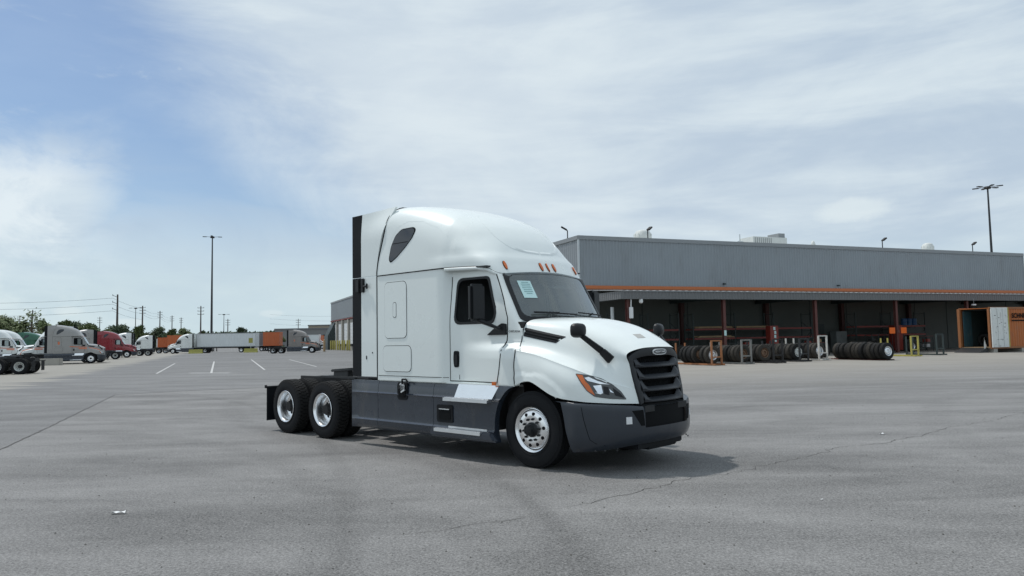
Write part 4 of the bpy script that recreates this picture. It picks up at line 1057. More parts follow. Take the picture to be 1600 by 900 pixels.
# ================================================================== the shop building
BX = (32.4, 62.9, 0); BR = R(22.4)
def bpt(t, off, z=0):    # along the front, metres in front of the post line
    return (32.4 + .92454 * t + .38107 * off, 62.9 + .38107 * t - .92454 * off, z)
def corrug(m_, p0, p1, z0, z1, pitch=.30, d=.035, mi=0, dz=None):
    p0, p1 = Vector(p0), Vector(p1); L = (p1 - p0).length; u = (p1 - p0) / L; n = Vector((u.y, -u.x, 0)); k = int(L / pitch); a = []; b_ = []
    for i in range(k):
        for f, h in ((0, 0), (.35, 0), (.5, d), (.85, d)):
            q = p0 + u * (i + f) * L / k + n * h; a.append((q.x, q.y, z0 if dz is None else z0 + dz * (i + f) / k)); b_.append((q.x, q.y, z1))
    q = p1; a.append((q.x, q.y, z0)); b_.append((q.x, q.y, z1)); m_.grid([a, b_], mi)
M['sheet'] = mat('grey_sheet_cladding', (.255, .28, .30), .55, .1, var=.12, vscale=.35, grime=.22)
M['trim'] = mat('grey_metal_trim', (.25, .265, .275), .5, .1)
M['orange'] = mat('orange_stripe_metal', (.50, .14, .04), .5, var=.1, vscale=.3)
M['fascia'] = mat('canopy_fascia_sheet', (.16, .165, .17), .6, .1, var=.12, vscale=.6, grime=.3)
M['galv'] = mat('galvanised_roof', (.50, .53, .54), .45, .5, var=.15, vscale=.8)
M['conc'] = mat('tilt_up_concrete', (.36, .345, .31), .85, var=.12, vscale=.4, grime=.2, bump=.2, bscale=8)
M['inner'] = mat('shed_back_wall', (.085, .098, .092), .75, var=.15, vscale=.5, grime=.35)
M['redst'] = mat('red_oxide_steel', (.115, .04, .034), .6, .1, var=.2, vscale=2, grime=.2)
M['redst2'] = mat('dark_red_steel', (.06, .022, .02), .7, var=.2)
M['beam'] = mat('rack_beam_red', (.20, .032, .025), .5, var=.2, vscale=3)
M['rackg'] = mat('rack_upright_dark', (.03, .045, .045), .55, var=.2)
M['doorw'] = mat('white_dock_door', (.62, .64, .65), .55, var=.06)
M['yel'] = mat('yellow_paint', (.42, .37, .09), .6, var=.2, vscale=3, grime=.4)
M['white2'] = mat('roof_equipment_white', (.60, .62, .60), .5, var=.08, grime=.15)
M['wood'] = mat('weathered_lumber', (.36, .25, .14), .8, var=.3, vscale=3)
W = thing('warehouse_shop', 'long grey corrugated truck shop with orange stripe and open front canopy', 'building', BX, BR)
def wb(name, m_, mt, parent=W, **k): return m_.build(name, mt, parent, **k)
m_ = MB(); corrug(m_, (-26.3, 7, 0), (27.7, 7, 0), 5.55, 9.68); wb('front_wall', m_, M['sheet'])
m_ = MB(); corrug(m_, (27.7, 7, 0), (27.7, 136, 0), 0, 9.68, .6); wb('end_wall', m_, M['sheet'])
m_ = MB(); corrug(m_, (-26.3, 96, 0), (-26.3, 7, 0), 6.4, 9.68, .35); wb('side_wall', m_, M['sheet'])
m_ = MB(); corrug(m_, (-26.3, 136, 0), (-26.3, 96.02, 0), 6.9, 10.95, .35); wb('side_wall', m_, M['sheet'])
m_ = MB(); m_.bb(-26.38, 27.78, 6.90, 7.0, 9.66, 9.98); wb('roof_coping', m_, M['trim'])
m_ = MB(); m_.bb(-26.40, -26.3, 7.0, 96, 9.66, 9.98); wb('roof_coping', m_, M['trim'])
m_ = MB(); m_.bb(-26.42, -26.3, 96.02, 136, 10.95, 11.28); wb('roof_coping', m_, M['trim'])
m_ = MB(); m_.bb(-26.3, 27.7, 7.01, 96, 9.5, 9.6); m_.bb(-26.3, 27.7, 96.02, 136, 10.7, 10.8); m_.bb(-26.28, 27.7, 95.9, 96.0, 9.6, 11.0); m_.bb(-26.3, 27.7, 135.9, 136, 0, 10.8); wb('roof_deck', m_, M['white2'])
m_ = MB(); m_.bb(-26.38, -26.24, 6.92, 7.06, 5.55, 9.66); wb('corner_trim', m_, M['galv'])
m_ = MB(); m_.bb(27.68, 27.8, 6.92, 7.06, 5.55, 9.66); wb('corner_trim', m_, M['galv'])
m_ = MB(); m_.bb(-26.36, 27.78, 6.86, 6.98, 5.66, 5.93); m_.bb(-26.36, 27.78, 6.88, 6.98, 5.60, 5.625); wb('orange_stripe', m_, M['orange'])
m_ = MB(); m_.bb(-26.42, -26.3, 7, 96, 6.15, 6.4); m_.bb(-26.44, -26.3, 96.02, 136, 6.6, 6.82); wb('orange_stripe', m_, M['beam'])
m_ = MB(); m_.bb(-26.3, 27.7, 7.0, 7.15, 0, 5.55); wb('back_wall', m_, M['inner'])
for t_ in range(12):
    x = -25 + t_ * 4.5; m_ = MB(); m_.bb(x - .03, x + .03, 6.96, 7.0, .0, 5.4); wb('wall_joint', m_, M['rackg'])
# side wall below the stripe: concrete piers and dock doors
m_ = MB(); m_.bb(-26.15, -26.0, 7.15, 136, 0, 6.5); wb('dock_wall', m_, M['conc'])
for k in range(17):
    y = 15 + k * 7.45
    m_ = MB(); m_.bb(-26.55, -26.15, y - .55, y + .55, 0, 6.1 if y < 96 else 6.5); wb('concrete_pier', m_, M['conc'], bevel=.03)
    if y < 130:
        m_ = MB(); m_.bb(-26.2, -26.15, y + 1.4, y + 6.1, 1.35, 5.75)
        for j in range(1, 6): m_.bb(-26.22, -26.2, y + 1.4, y + 6.1, 1.35 + j * .73, 1.38 + j * .73)
        wb('dock_door', m_, M['doorw']); m_ = MB(); m_.bb(-26.5, -26.15, y + 2.2, y + 5.2, .9, 1.3); wb('dock_bumper', m_, M['rubber'])
m_ = MB(); m_.prism([(-26.3, 0), (-27.9, 0), (-27.9, 3.2), (-26.3, 6.3)], 130.5, 136, 'y'); wb('lean_to', m_, M['rackg'])
# canopy
m_ = MB(); corrug(m_, (-26.9, -.42, 0), (28.5, -.42, 0), 4.42, 5.0, .28, .03); m_.bb(-26.9, 28.5, -.36, -.30, 4.42, 5.0); wb('canopy_fascia', m_, M['fascia'])
m_ = MB(); corrug(m_, (-26.9, 7, 0), (-26.9, -.42, 0), 4.42, 5.0, .28, .03, dz=0); wb('canopy_fascia', m_, M['fascia'])
m_ = MB(); n_ = 200
ra = [(-27.0 + 55.6 * i / n_, -.50, 5.02 + (.03 if i % 2 else 0)) for i in range(n_ + 1)]; m_.grid([ra, [(x, 7.0, z + .5) for x, y, z in ra], [(x, 7.0, z + .46) for x, y, z in ra], [(x, -.48, z - .03) for x, y, z in ra]], closed=False); m_.grid([[(x, -.48, z - .03) for x, y, z in ra], ra]); wb('canopy_roof', m_, M['galv'])
m_ = MB(); m_.bb(-26.9, 28.5, -.50, -.43, 4.96, 5.02); wb('gutter', m_, M['trim'])
m_ = MB()
for k in range(6): m_.bb(-26.7, 28.3, .4 + k * 1.25, .5 + k * 1.25, 4.75 + k * .08, 4.92 + k * .08)
for t_ in (-26.15, -17.76, -8.76, .13, 8.86, 17.6, 26.3): m_.bb(t_ - .07, t_ + .07, 0, 6.9, 4.45, 4.75)
wb('canopy_framing', m_, M['rackg'])
for t_ in (-26.15, -17.76, -8.76, .13, 8.86, 17.6, 26.3):
    m_ = MB(); m_.bb(t_ - .12, t_ + .12, -.12, -.10, 0, 4.45); m_.bb(t_ - .12, t_ + .12, .10, .12, 0, 4.45); m_.bb(t_ - .012, t_ + .012, -.10, .10, 0, 4.45); m_.bb(t_ - .2, t_ + .2, -.2, .2, 0, .02)
    wb('canopy_post', m_, M['redst'])
    m_ = MB(); m_.bb(t_ + .78, t_ + 1.15, 6.55, 6.9, 0, 5.0); wb('wall_column', m_, M['redst2'])
m_ = MB(); m_.bb(-2.1, -.95, 6.88, 6.96, 0, 2.6); wb('side_entry_door', m_, M['rackg']); 
m_ = MB(); m_.bb(-17.86, -17.66, -.14, -.122, 1.7, 2.1); wb('post_sign', m_, M['paper'])
m_ = MB(); m_.bb(-12.2, -12.14, 6.85, 6.9, 6.1, 6.3); m_.box((-12.17, 6.8, 6.2), (.2, .2, .12)); wb('wall_light', m_, M['rackg'])
m_ = MB(); m_.box((1.0, 6.8, 6.2), (.2, .2, .12)); wb('wall_light', m_, M['rackg'])
def bthing(name, label, cat, t, off, z=0, rz=0, group=None):
    return thing(name, label, cat, bpt(t, off, z), BR + rz, group)
# roof equipment
def flood(t, off, z, label, rz=0):
    o = bthing('floodlight', label, 'floodlight', t, off, z, rz, 'floodlights along the roof edge of the shop')
    m_ = MB(); m_.tube((0, 0, -.3), (0, 0, .75), .045, n=8); m_.path([(0, 0, .7), (.1, 0, .85)], .04, 6); m_.build('pole', M['chass'], o)
    m_ = MB(); m_.box((.28, 0, .93), (.55, .34, .14), rot=(0, R(-32), 0)); m_.build('lamp_head', M['chass'], o, bevel=.03)
flood(-19.34, -7.6, 10.0, 'floodlight on the roof edge beside the white exhaust fan', .4)
flood(7.8, -7.6, 10.0, 'small black floodlight on the middle of the roof edge')
flood(20.76, -7.6, 10.0, 'floodlight on the roof edge nearest the right end of the shop')
flood(-26.0, -9.5, 10.0, 'floodlight just above the truck roof at the left corner of the shop', math.pi - .6)
def fan(t, off, r, label):
    o = bthing('exhaust_fan', label, 'roof fan', t, off, 9.6, 0, 'white mushroom exhaust fans on the shop roof')
    m_ = MB(); m_.lathe([(r * 1.05, 0), (r * 1.05, .9), (r * .95, 1.0), (r * .9, 1.25)], 24, 'z'); m_.build('curb', M['white2'], o)
    m_ = MB(); m_.lathe([(r * .5, 1.2), (r * 1.0, 1.25), (r * 1.05, 1.5), (r * .98, 1.85), (r * .8, 2.1), (r * .4, 2.22), (0, 2.25)], 28, 'z'); 
    for i in range(12):
        a = R(30 * i); m_.box((r * 1.03 * math.cos(a), r * 1.03 * math.sin(a), 1.62), (.03, .03, .5))
    m_.build('hood', M['white2'], o)
fan(-15.76, -14, .80, 'white mushroom exhaust fan on the roof near the left corner')
fan(22.24, -14, .62, 'small white mushroom exhaust fan near the right end of the roof')
fan(7.2, -16, .22, 'tiny white vent pipe cap in the middle of the shop roof')
o = bthing('rooftop_unit', 'white metal rooftop air unit with pipes behind the roof edge', 'air conditioner', -1.6, -14, 9.6)
m_ = MB(); m_.bb(-1.9, 2.4, -1, 1, 1.0, 1.95); m_.build('cabinet', M['white2'], o, bevel=.03)
m_ = MB(); [m_.bb(x, x + .05, -1.04, -1.0, 1.1, 1.85) for x in [-1.7 + .25 * i for i in range(9)]]; m_.bb(1.5, 2.3, -.8, .8, 1.95, 2.4); m_.build('louver_panel', M['trim'], o)
m_ = MB(); m_.path([(-3.0, 0, .4), (-3.0, 0, 1.5), (-2.4, 0, 1.5), (-1.9, 0, 1.2)], .07, 8); m_.tube((-2.5, .3, 1.5), (-2.5, .3, 2.3), .05); m_.bb(-1.8, 2.3, -.9, .9, 0, 1.0); m_.build('pipework', M['galv'], o)

# gooseneck camera on the first post, pale pipe
o = bthing('gooseneck_camera', 'white gooseneck arm and dome camera on the canopy corner post', 'security camera', -26.0, .30, 3.0)
m_ = MB(); m_.bb(-.17, .10, -.08, .08, .05, .85); m_.build('junction_box', M['white'], o, bevel=.02)
m_ = MB(); m_.path([(-.04, 0, .85), (-.02, 0, 1.4), (.06, 0, 1.65), (.25, 0, 1.78), (.55, 0, 1.80), (.72, 0, 1.72), (.80, 0, 1.5)], .04, 8); m_.build('arm', M['white'], o)
m_ = MB(); m_.lathe([(0, 1.52), (.10, 1.50), (.14, 1.38), (.15, 1.25), (.12, 1.16), (0, 1.1)], 16, 'z', (.80, 0, 0)); m_.build('dome', M['white'], o)
m_ = MB(); m_.tube((0, 0, 0), (0, 0, 3.95), .13, n=12); o = m_.build('pale_pipe', M['galv']); o.location = bpt(-26.3, -1.9); tag(o, 'pale grey vertical pipe under the left end of the canopy', 'pipe')

# pallet racks
def rack(label, ts, off, levels, h=3.6):
    o = bthing('pallet_rack', label, 'shelving', ts[0], off, 0, 0, 'pallet racks along the back wall under the canopy'); x0 = ts[0]
    for t_ in ts:
        m_ = MB()
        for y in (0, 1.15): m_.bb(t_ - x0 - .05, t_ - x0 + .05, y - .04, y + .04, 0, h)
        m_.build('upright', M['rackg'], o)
        m_ = MB(); z = .3; s = 0
        while z < h - .8: m_.path([(t_ - x0, 1.15 * s, z), (t_ - x0, 1.15 * (1 - s), z + .8)], .025, 4); m_.path([(t_ - x0, 0, z), (t_ - x0, 1.15, z)], .022, 4); z += .85; s = 1 - s
        m_.path([(t_ - x0, 0, h - .15), (t_ - x0, 1.15, h - .15)], .025, 4); m_.build('brace', M['rackg'], o)['kind'] = 'stuff'
    for a, b_ in zip(ts, ts[1:]):
        for z in levels:
            for y in (-.05, 1.2): m_ = MB(); m_.bb(a - x0 + .06, b_ - x0 - .06, y - .025, y + .025, z - .07, z + .07); m_.build('beam', M['beam'], o)
            m_ = MB(); [m_.bb(a - x0 + .1 + k * (b_ - a - .3) / 9, a - x0 + .22 + k * (b_ - a - .3) / 9, 0, 1.15, z + .07, z + .09) for k in range(10)]; m_.build('deck', M['rackg'], o)
    return o
rack('pallet rack with red beams behind the white truck hood', [-24.6, -21.6, -18.7], -4.5, (1.45, 2.22))
rack('long pallet rack with red beams carrying lumber behind the tyre rows', [-17.3, -13.1, -9.0, -4.8], -4.5, (1.47, 2.24))
rack('pallet rack with red beams behind the orange placards', [.4, 4.8, 9.2], -4.5, (1.5, 2.28))
def lumber(t, off, z, L, n, label, seed):
    rd = random.Random(seed); o = bthing('lumber_stack', label, 'lumber', t, off, z, 0)
    for k in range(n):
        for j in range(2):
            m_ = MB(); m_.box((rd.uniform(-.1, .1), -.3 + k * .17, .04 + j * .075), (L + rd.uniform(-.5, .2), .15, .06)); m_.build('plank', M['wood'], o)
lumber(-15.1, -4.9, 2.33, 3.6, 4, 'stack of pale planks on the top shelf left of the second post', 1)
lumber(-15.0, -4.9, 1.56, 3.6, 4, 'stack of planks on the lower shelf left of the second post', 2)
lumber(-11.2, -4.9, 2.33, 3.4, 5, 'wide stack of planks on the top shelf right of the second post', 3)
M['redbox'] = mat('red_enamel_cabinet', (.22, .03, .02), .45, var=.15, vscale=2)
def cabinet(t, off, w, d, h, mt, label, papers=0):
    o = bthing('steel_cabinet', label, 'cabinet', t, off, 0, 0); m_ = MB(); m_.bb(-w / 2, w / 2, 0, d, .1, h); m_.build('carcass', mt, o, bevel=.015)
    for s in (-1, 1): m_ = MB(); m_.bb(s * w / 4 - w / 4 + .015, s * w / 4 + w / 4 - .015, -.02, 0, .15, h - .06); m_.build('door_leaf', mt, o)
    rd = random.Random(int(t * 10))
    for k in range(papers): m_ = MB(); x = rd.uniform(-w * .35, w * .15); z = h - .35 - k * .32; m_.bb(x, x + .2, -.028, -.022, z, z + .25); m_.build('taped_sheet', M['paper'], o)
cabinet(-11.2, -2.0, .85, .5, 2.43, M['redbox'], 'red steel cabinet with taped paper sheets behind the tyre rows', 4)
cabinet(3.9, -3.0, 1.0, .6, 2.35, M['redbox'], 'dark red steel cabinet behind the yellow frame', 3)
cabinet(-.2, -5.6, 1.3, .7, 1.9, mat('grey_enamel', (.16, .18, .18), .5, var=.2), 'grey steel locker by the dark side door at the back wall', 0)
M['plac'] = mat('orange_placard', (.85, .16, .02), .5)
for t_, of, lb in ((-.72, .3, 'left of two square orange placards at the third canopy post'), (.62, .3, 'right of two square orange placards, half behind the third post')):
    o = bthing('orange_placard', lb, 'sign', t_, of, 0, 0, 'square orange placards at the third post'); m_ = MB(); m_.bb(-.32, .32, -.012, .012, 1.62, 2.12); m_.build('panel', M['plac'], o); m_ = MB(); m_.tube((0, .03, 0), (0, .03, 1.9), .02, n=6); m_.bb(-.2, .2, -.15, .2, 0, .02); m_.build('stand', M['chass'], o)
# tyre racks and loose tyres
TYG, TYG2 = tyre_mesh(.275, False, 'tyred', 'treadd'), tyre_mesh(.272, True, 'tyred', 'treadd')
RDIR = Vector((-.38107, .92454, 0))
def disc_rim(mt_a, mt_b):
    m_ = MB(); m_.lathe([(.30, -.13), (.27, -.10), (.262, -.03), (.24, -.055), (.19, -.115), (.12, -.125), (.10, -.06), (.0, -.06)], 28, 'y', caps=False)
    for i in range(10): a = R(36 * i); m_.lathe([(0, -.118), (.022, -.118)], 8, 'y', (.215 * math.cos(a), .032, .215 * math.sin(a)), 1)
    return m_.mesh('rim', [mt_a, mt_b])
RIMS = {'white': disc_rim(M['white2'], M['seam']), 'rust': disc_rim(mat('rusty_rim', (.18, .11, .07), .7, .3, var=.4, vscale=9), M['seam']), 'alu': disc_rim(M['alud'], M['seam'])}
def tyre_at(p, label, rim=None, lean=0, group='tyres stored in rows outside the shop', rz=BR):
    o = thing('spare_tyre', label, 'tyre', (p[0], p[1], .515 + p[2]), rz, group); o.rotation_euler = (lean, 0, rz)
    put(random.choice((TYG, TYG2)), 'tyre', o, rot=(0, random.random() * 6, 0))
    if rim: put(RIMS[rim], 'rim', o, rot=(0, random.random(), 0))
ORD = ['front', 'second', 'third', 'fourth', 'fifth', 'sixth', 'seventh', 'eighth', 'ninth', 'tenth', 'eleventh', 'twelfth', 'thirteenth', 'fourteenth']
TROW = []
def tyre_row(near, L, tyres, frame, word, gaps=(), frame_label=None, h=1.45):
    n3 = Vector((*near, 0))
    if frame:
        o = thing('tyre_rack', frame_label, 'tyre rack', n3, BR, 'wheeled-tyre storage racks in front of the shop')
        m_ = MB()
        for x in (-.32, .32): m_.bb(x - .045, x + .045, -.25, L, .02, .11)
        for y in (0, L * .5, L - .1): m_.bb(-.34, .34, y, y + .07, .02, .09)
        m_.build('base_frame', frame, o)
        for x in (-.34, .34): m_ = MB(); m_.bb(x - .045, x + .045, -.02, .07, .1, h); m_.build('upright', frame, o)
        for z in (.45, h - .06): m_ = MB(); m_.bb(-.30, .30, -.01, .06, z, z + .07); m_.build('crossbar', frame, o)
        for x in (-.34, .34): m_ = MB(); m_.bb(x - .04, x + .04, L - .1, L - .02, .1, h * .9); m_.build('upright', frame, o)
    k = 0
    for i, rim in enumerate(tyres):
        d = .42 + i * .305 + random.uniform(-.012, .012) + sum(g_ for j, g_ in gaps if i >= j); q = n3 + RDIR * d + Vector((.924, .381, 0)) * random.uniform(-.07, .07)
        tyre_at((q.x, q.y, .09 if frame else .06), '%s tyre in the row %s' % (ORD[i], word), rim, random.uniform(-.07, .07))
M['fror'] = mat('orange_rack_paint', (.30, .12, .045), .65, var=.25, vscale=4, grime=.4); M['frgr'] = mat('grey_rack_paint', (.20, .20, .19), .6, var=.25, vscale=4, grime=.4); M['frwh'] = mat('white_rack_paint', (.60, .58, .54), .6, var=.15, vscale=4, grime=.35)
tyre_row((11.75, 42.95), 3.6, ['alu', None, 'rust', None, None, None, None], M['fror'], 'of the orange rack', ((1, .25), (2, .35)), 'orange painted tyre rack standing nearest the white truck')
tyre_row((13.85, 44.15), 3.0, ['rust', None, None, None, None, None, None, None], M['frgr'], 'of the grey rack right of the orange one', (), 'grey tyre rack between the orange rack and the black one')
tyre_row((15.85, 44.5), 3.2, ['rust', None, None, None, None, None, None, None], M['chass'], 'of the low black rack in the middle', ((0, .9),), 'low black tyre rack in the middle of the storage rows')
tyre_row((18.1, 46.3), 3.4, ['white', None, None, None, None, None, None, None, None], M['steel'], 'with a white rimmed wheel at its end', ((0, .25),), 'dark steel tyre rack with a white rimmed wheel')
tyre_row((20.0, 48.0), 3.0, ['alu', None, None, None, None, None, None], M['frwh'], 'behind the white end frame', (), 'white painted tyre rack left of the longest tyre row', 1.6)
tyre_row((23.2, 45.6), 4.4, ['alu', 'rust', None, None, None, None, None, None, None, None, None, None, None], None, 'without a rack, longest of all', ())
m_ = MB(); [m_.bb(x - .06, x + .06, -.1, 4.6, 0, .06) for x in (-.3, .3)]; o = m_.build('wooden_skid', M['redst']); o.location = (23.3, 46.2, 0); o.rotation_euler[2] = BR; o['kind'] = 'stuff'; tag(o, 'low skid rails under the longest tyre row', 'skid')
tyre_row((28.2, 52.2), 2.6, [], M['yel'], '', (), 'empty yellow tyre rack right of the longest tyre row')
tyre_row((31.0, 54.0), 2.6, [], M['rackg'], '', (), 'empty dark tyre rack left of the orange container', 1.55)
for w_, nr in (('first', (12.9, 46.6)), ('second', (14.9, 47.7)), ('third', (17.1, 48.7)), ('fourth', (19.3, 50.0)), ('fifth', (21.7, 51.2)), ('sixth', (25.2, 51.8))):
    tyre_row(nr, 2.2, [None, None, None, None, None, None], None, 'standing directly on the ground, %s such row from the truck' % w_, ())
q = bpt(2.5, -.6); tyre_at((q[0], q[1], 0), 'large wheel with pale rim standing by the third canopy post', 'alu', 0, None)
for k, (t_, of) in enumerate(((-21, 1.0), (-20.4, .9), (-19.6, 1.1))):
    q = bpt(t_, -of); tyre_at((q[0], q[1], 0), ['left', 'middle', 'right'][k] + ' of three tyres under the canopy behind the truck hood mirror', None, .1)
for k in range(5):
    q = bpt(-.2 + k * .42, -2.2); tyre_at((q[0], q[1], 0), ORD[k] + ' of the tyres stacked deep in shade behind the third post', 'rust' if k == 4 else None, .05, rz=BR + 1.2)
# storage bits under the canopy
def crate(t, off, z, s, mt, label, cat='crate', name='storage_crate'):
    o = bthing(name, label, cat, t, off, z, random.uniform(-.2, .2)); m_ = MB(); m_.bb(-s[0] / 2, s[0] / 2, -s[1] / 2, s[1] / 2, 0, s[2]); m_.build('box', mt, o, bevel=.02)
    m_ = MB(); m_.bb(-s[0] / 2 - .02, s[0] / 2 + .02, -s[1] / 2 - .02, s[1] / 2 + .02, s[2], s[2] + .04); m_.build('lid', mt, o, bevel=.01)
crate(-18.6, -1.5, 0, (.8, .6, .9), M['fror'], 'orange crate behind the first tyre rack')
crate(-20.3, -1.2, 0, (.9, .6, .8), M['white2'], 'pale drum-sized box beside the right hood mirror')
crate(5.6, -3.6, 0, (1.6, 1.0, 1.0), M['rackg'], 'dark pallet crate between the yellow rack and the container')
for k in range(3):
    o = bthing('steel_drum', ['left', 'middle', 'right'][k] + ' of three blue steel drums on the rack beside the container', 'drum', 6.9 + k * .65, -4.9, 2.37, 0, 'blue drums')
    m_ = MB(); m_.lathe([(.26, 0), (.27, .02), (.26, .04), (.26, .28), (.272, .30), (.26, .32), (.26, .58), (.27, .60), (.26, .62), (.0, .62)], 18, 'z'); m_.build('body', mat('blue_drum', (.02, .09, .22), .45) if k == 0 else bpy.data.materials['blue_drum'], o)
crate(7.6, -4.9, 1.6, (2.4, .8, .5), M['rackg'], 'low dark box on the lower shelf beside the container')
rd2 = random.Random(77)
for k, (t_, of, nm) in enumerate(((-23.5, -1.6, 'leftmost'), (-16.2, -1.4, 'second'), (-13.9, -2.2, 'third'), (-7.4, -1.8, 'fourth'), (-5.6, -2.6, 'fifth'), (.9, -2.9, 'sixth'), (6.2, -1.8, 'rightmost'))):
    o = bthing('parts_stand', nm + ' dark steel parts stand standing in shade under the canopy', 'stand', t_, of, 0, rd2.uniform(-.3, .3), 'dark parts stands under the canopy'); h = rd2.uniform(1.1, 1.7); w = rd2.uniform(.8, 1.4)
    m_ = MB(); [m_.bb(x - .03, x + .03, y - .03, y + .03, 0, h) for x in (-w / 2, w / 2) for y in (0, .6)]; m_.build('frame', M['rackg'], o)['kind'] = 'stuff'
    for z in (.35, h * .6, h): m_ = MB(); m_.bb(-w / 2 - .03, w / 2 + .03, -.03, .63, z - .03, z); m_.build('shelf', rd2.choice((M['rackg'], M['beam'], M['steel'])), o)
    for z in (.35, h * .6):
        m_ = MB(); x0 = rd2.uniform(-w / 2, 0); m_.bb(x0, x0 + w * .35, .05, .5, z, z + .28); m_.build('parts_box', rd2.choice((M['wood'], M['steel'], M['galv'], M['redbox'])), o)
# ---- shipping container with its white door swung open
M['cont'] = mat('orange_container_paint', (.42, .125, .028), .55, var=.12, vscale=1.5, grime=.35)
M['contw'] = mat('chalky_white_paint', (.66, .69, .68), .6, var=.06, vscale=2, grime=.4)
K = bthing('shipping_container', 'orange shipping container on blocks with white inner door swung open', 'container', 2.62, 6.3)
m_ = MB(); corrug(m_, (2.85, 0, 0), (12.2, 0, 0), .42, 3.45, .28, .036); 
m_.v = [(x, y, z) for x, y, z in m_.v]; m_.build('side_wall', M['cont'], K)
m_ = MB(); corrug(m_, (12.2, 2.4, 0), (.05, 2.4, 0), .42, 3.45, .28, .036); m_.build('side_wall', M['cont'], K)
m_ = MB(); m_.bb(0, 12.2, 0.02, 2.4, 3.45, 3.5); m_.build('roof', M['cont'], K)
m_ = MB(); m_.bb(0, 12.2, 0.02, 2.4, .35, .42); m_.build('container_floor', M['wood'], K)
m_ = MB(); m_.bb(12.15, 12.2, .05, 2.4, .4, 3.45); m_.build('end_wall', M['cont'], K)
m_ = MB(); corrug(m_, (.15, .01, 0), (2.85, .01, 0), .42, 3.45, .28, .036); m_.build('side_wall', M['cont'], K)
m_ = MB(); m_.bb(.3, 12.0, .12, .15, .43, 3.4); m_.bb(.3, 12.0, 2.25, 2.28, .43, 3.4); m_.bb(.3, 12, .15, 2.25, 3.36, 3.4); m_.build('shade_lining', M['rackg'], K)  # dark sheets added inside, their colour stands in for the interior shade
fr_c = MB(); 
for y in (-.04, 2.4): fr_c.bb(0, 12.2, y - .05, y + .03, .3, .45); fr_c.bb(0, 12.2, y - .05, y + .03, 3.42, 3.56)
for x in (0, 12.1):
    for y in (-.04, 2.35): fr_c.bb(x, x + .14, y - .03, y + .12, .45, 3.42)
fr_c.build('corner_frame', M['fror'], K)
m_ = MB(); m_.bb(.12, 2.02, -.20, -.12, .40, 3.52); m_.build('door_leaf', M['contw'], K, bevel=.01, label='white door leaf folded back against the container side')
m_ = MB(); [m_.tube((x, -.23, .45), (x, -.23, 3.45), .018, n=6) for x in (.75, 1.4)]; m_.build('lock_bar', M['contw'], K)
m_ = MB(); m_.bb(1.98, 2.08, -.22, -.12, .42, 3.5); m_.build('door_edge', M['yel'], K)
sc_ = MB(); rd = random.Random(4)
for k in range(34):
    x = rd.uniform(.25, 1.75); z = rd.choice((2.9, 2.6, 2.3, 2.0, 1.6, 1.1, .9, .6)) + rd.uniform(-.12, .12); l_ = rd.uniform(.03, .22) if k % 3 else .04; sc_.bb(x, min(1.95, x + l_), -.204, -.2005, z, z + rd.uniform(.02, .05))
sc_.build('scuff_marks', M['steel'], K)['kind'] = 'stuff'
m_ = MB(); m_.bb(.16, 1.1, 2.18, 2.24, .45, 3.3); m_.build('inner_panel', mat('blue_grey_inner_panel', (.03, .08, .10), .6, var=.4, grime=.5), K)
m_ = MB(); m_.bb(.05, 2.7, 2.50, 2.58, .40, 3.5); m_.bb(-.12, .05, 2.30, 2.52, .38, 3.5); m_.build('door_leaf', M['fror'], K, label='far orange door leaf folded back along the hidden side')
m_ = MB(); m_.box((-.02, -.25, 1.9), (.05, .07, 3.0)); m_.build('door_gasket', M['contw'], K)
m_ = MB(); m_.prism([(-1.1, .0), (0, .0), (0, .38), (-.1, .38)], .15, 2.25, 'y'); m_.build('loading_ramp', M['steel'], K)
for x in (.3, 3.6, 7, 11): 
    m_ = MB(); m_.bb(x, x + .45, -.08, 2.4, 0, .30); m_.build('support_block', M['conc'], K)
text('SCHNEIDER', .52, M['seam'], K, 'container_lettering', Matrix.Translation((4.0, -.085, 2.86)) @ Matrix.Rotation(R(90), 4, 'X'), .004, .014)
m_ = MB(); m_.bb(2.6, 5.4, -.09, -.08, 2.44, 2.54); m_.build('lettering_underline', M['seam'], K)
for k in range(6):
    q = bpt(4.4 + (k % 3) * .34, 5.6 - (k // 3) * .95); tyre_at((q[0], q[1], .43), ORD[k] + ' tyre stored inside the open container', None, 0, 'tyres inside the container', rz=BR + 1.57)
o = bthing('folded_sheet', 'pale plastic sheeting leaning at the container mouth', 'sheet', 2.25, 6.1, 0, .3); m_ = MB(); m_.grid([[(x * .35 + .1 * math.sin(z * 3), .05 * math.sin(x * 9 + z * 4), z * 1.25 * (1 - .4 * x)) for x in (0, .3, .6, 1)] for z in (0, .25, .5, .75, 1)]); m_.build('sheeting', M['white2'], o)
o = bthing('hanging_lamp', 'small white lamp hanging under the canopy above the container mouth', 'lamp', 9.15, .5, 3.98); m_ = MB(); m_.bb(-.2, .2, -.08, .08, 0, .12); m_.build('housing', M['white'], o); m_ = MB(); m_.tube((0, 0, .1), (0, 0, .6), .012, n=6); m_.build('stem', M['galv'], o)

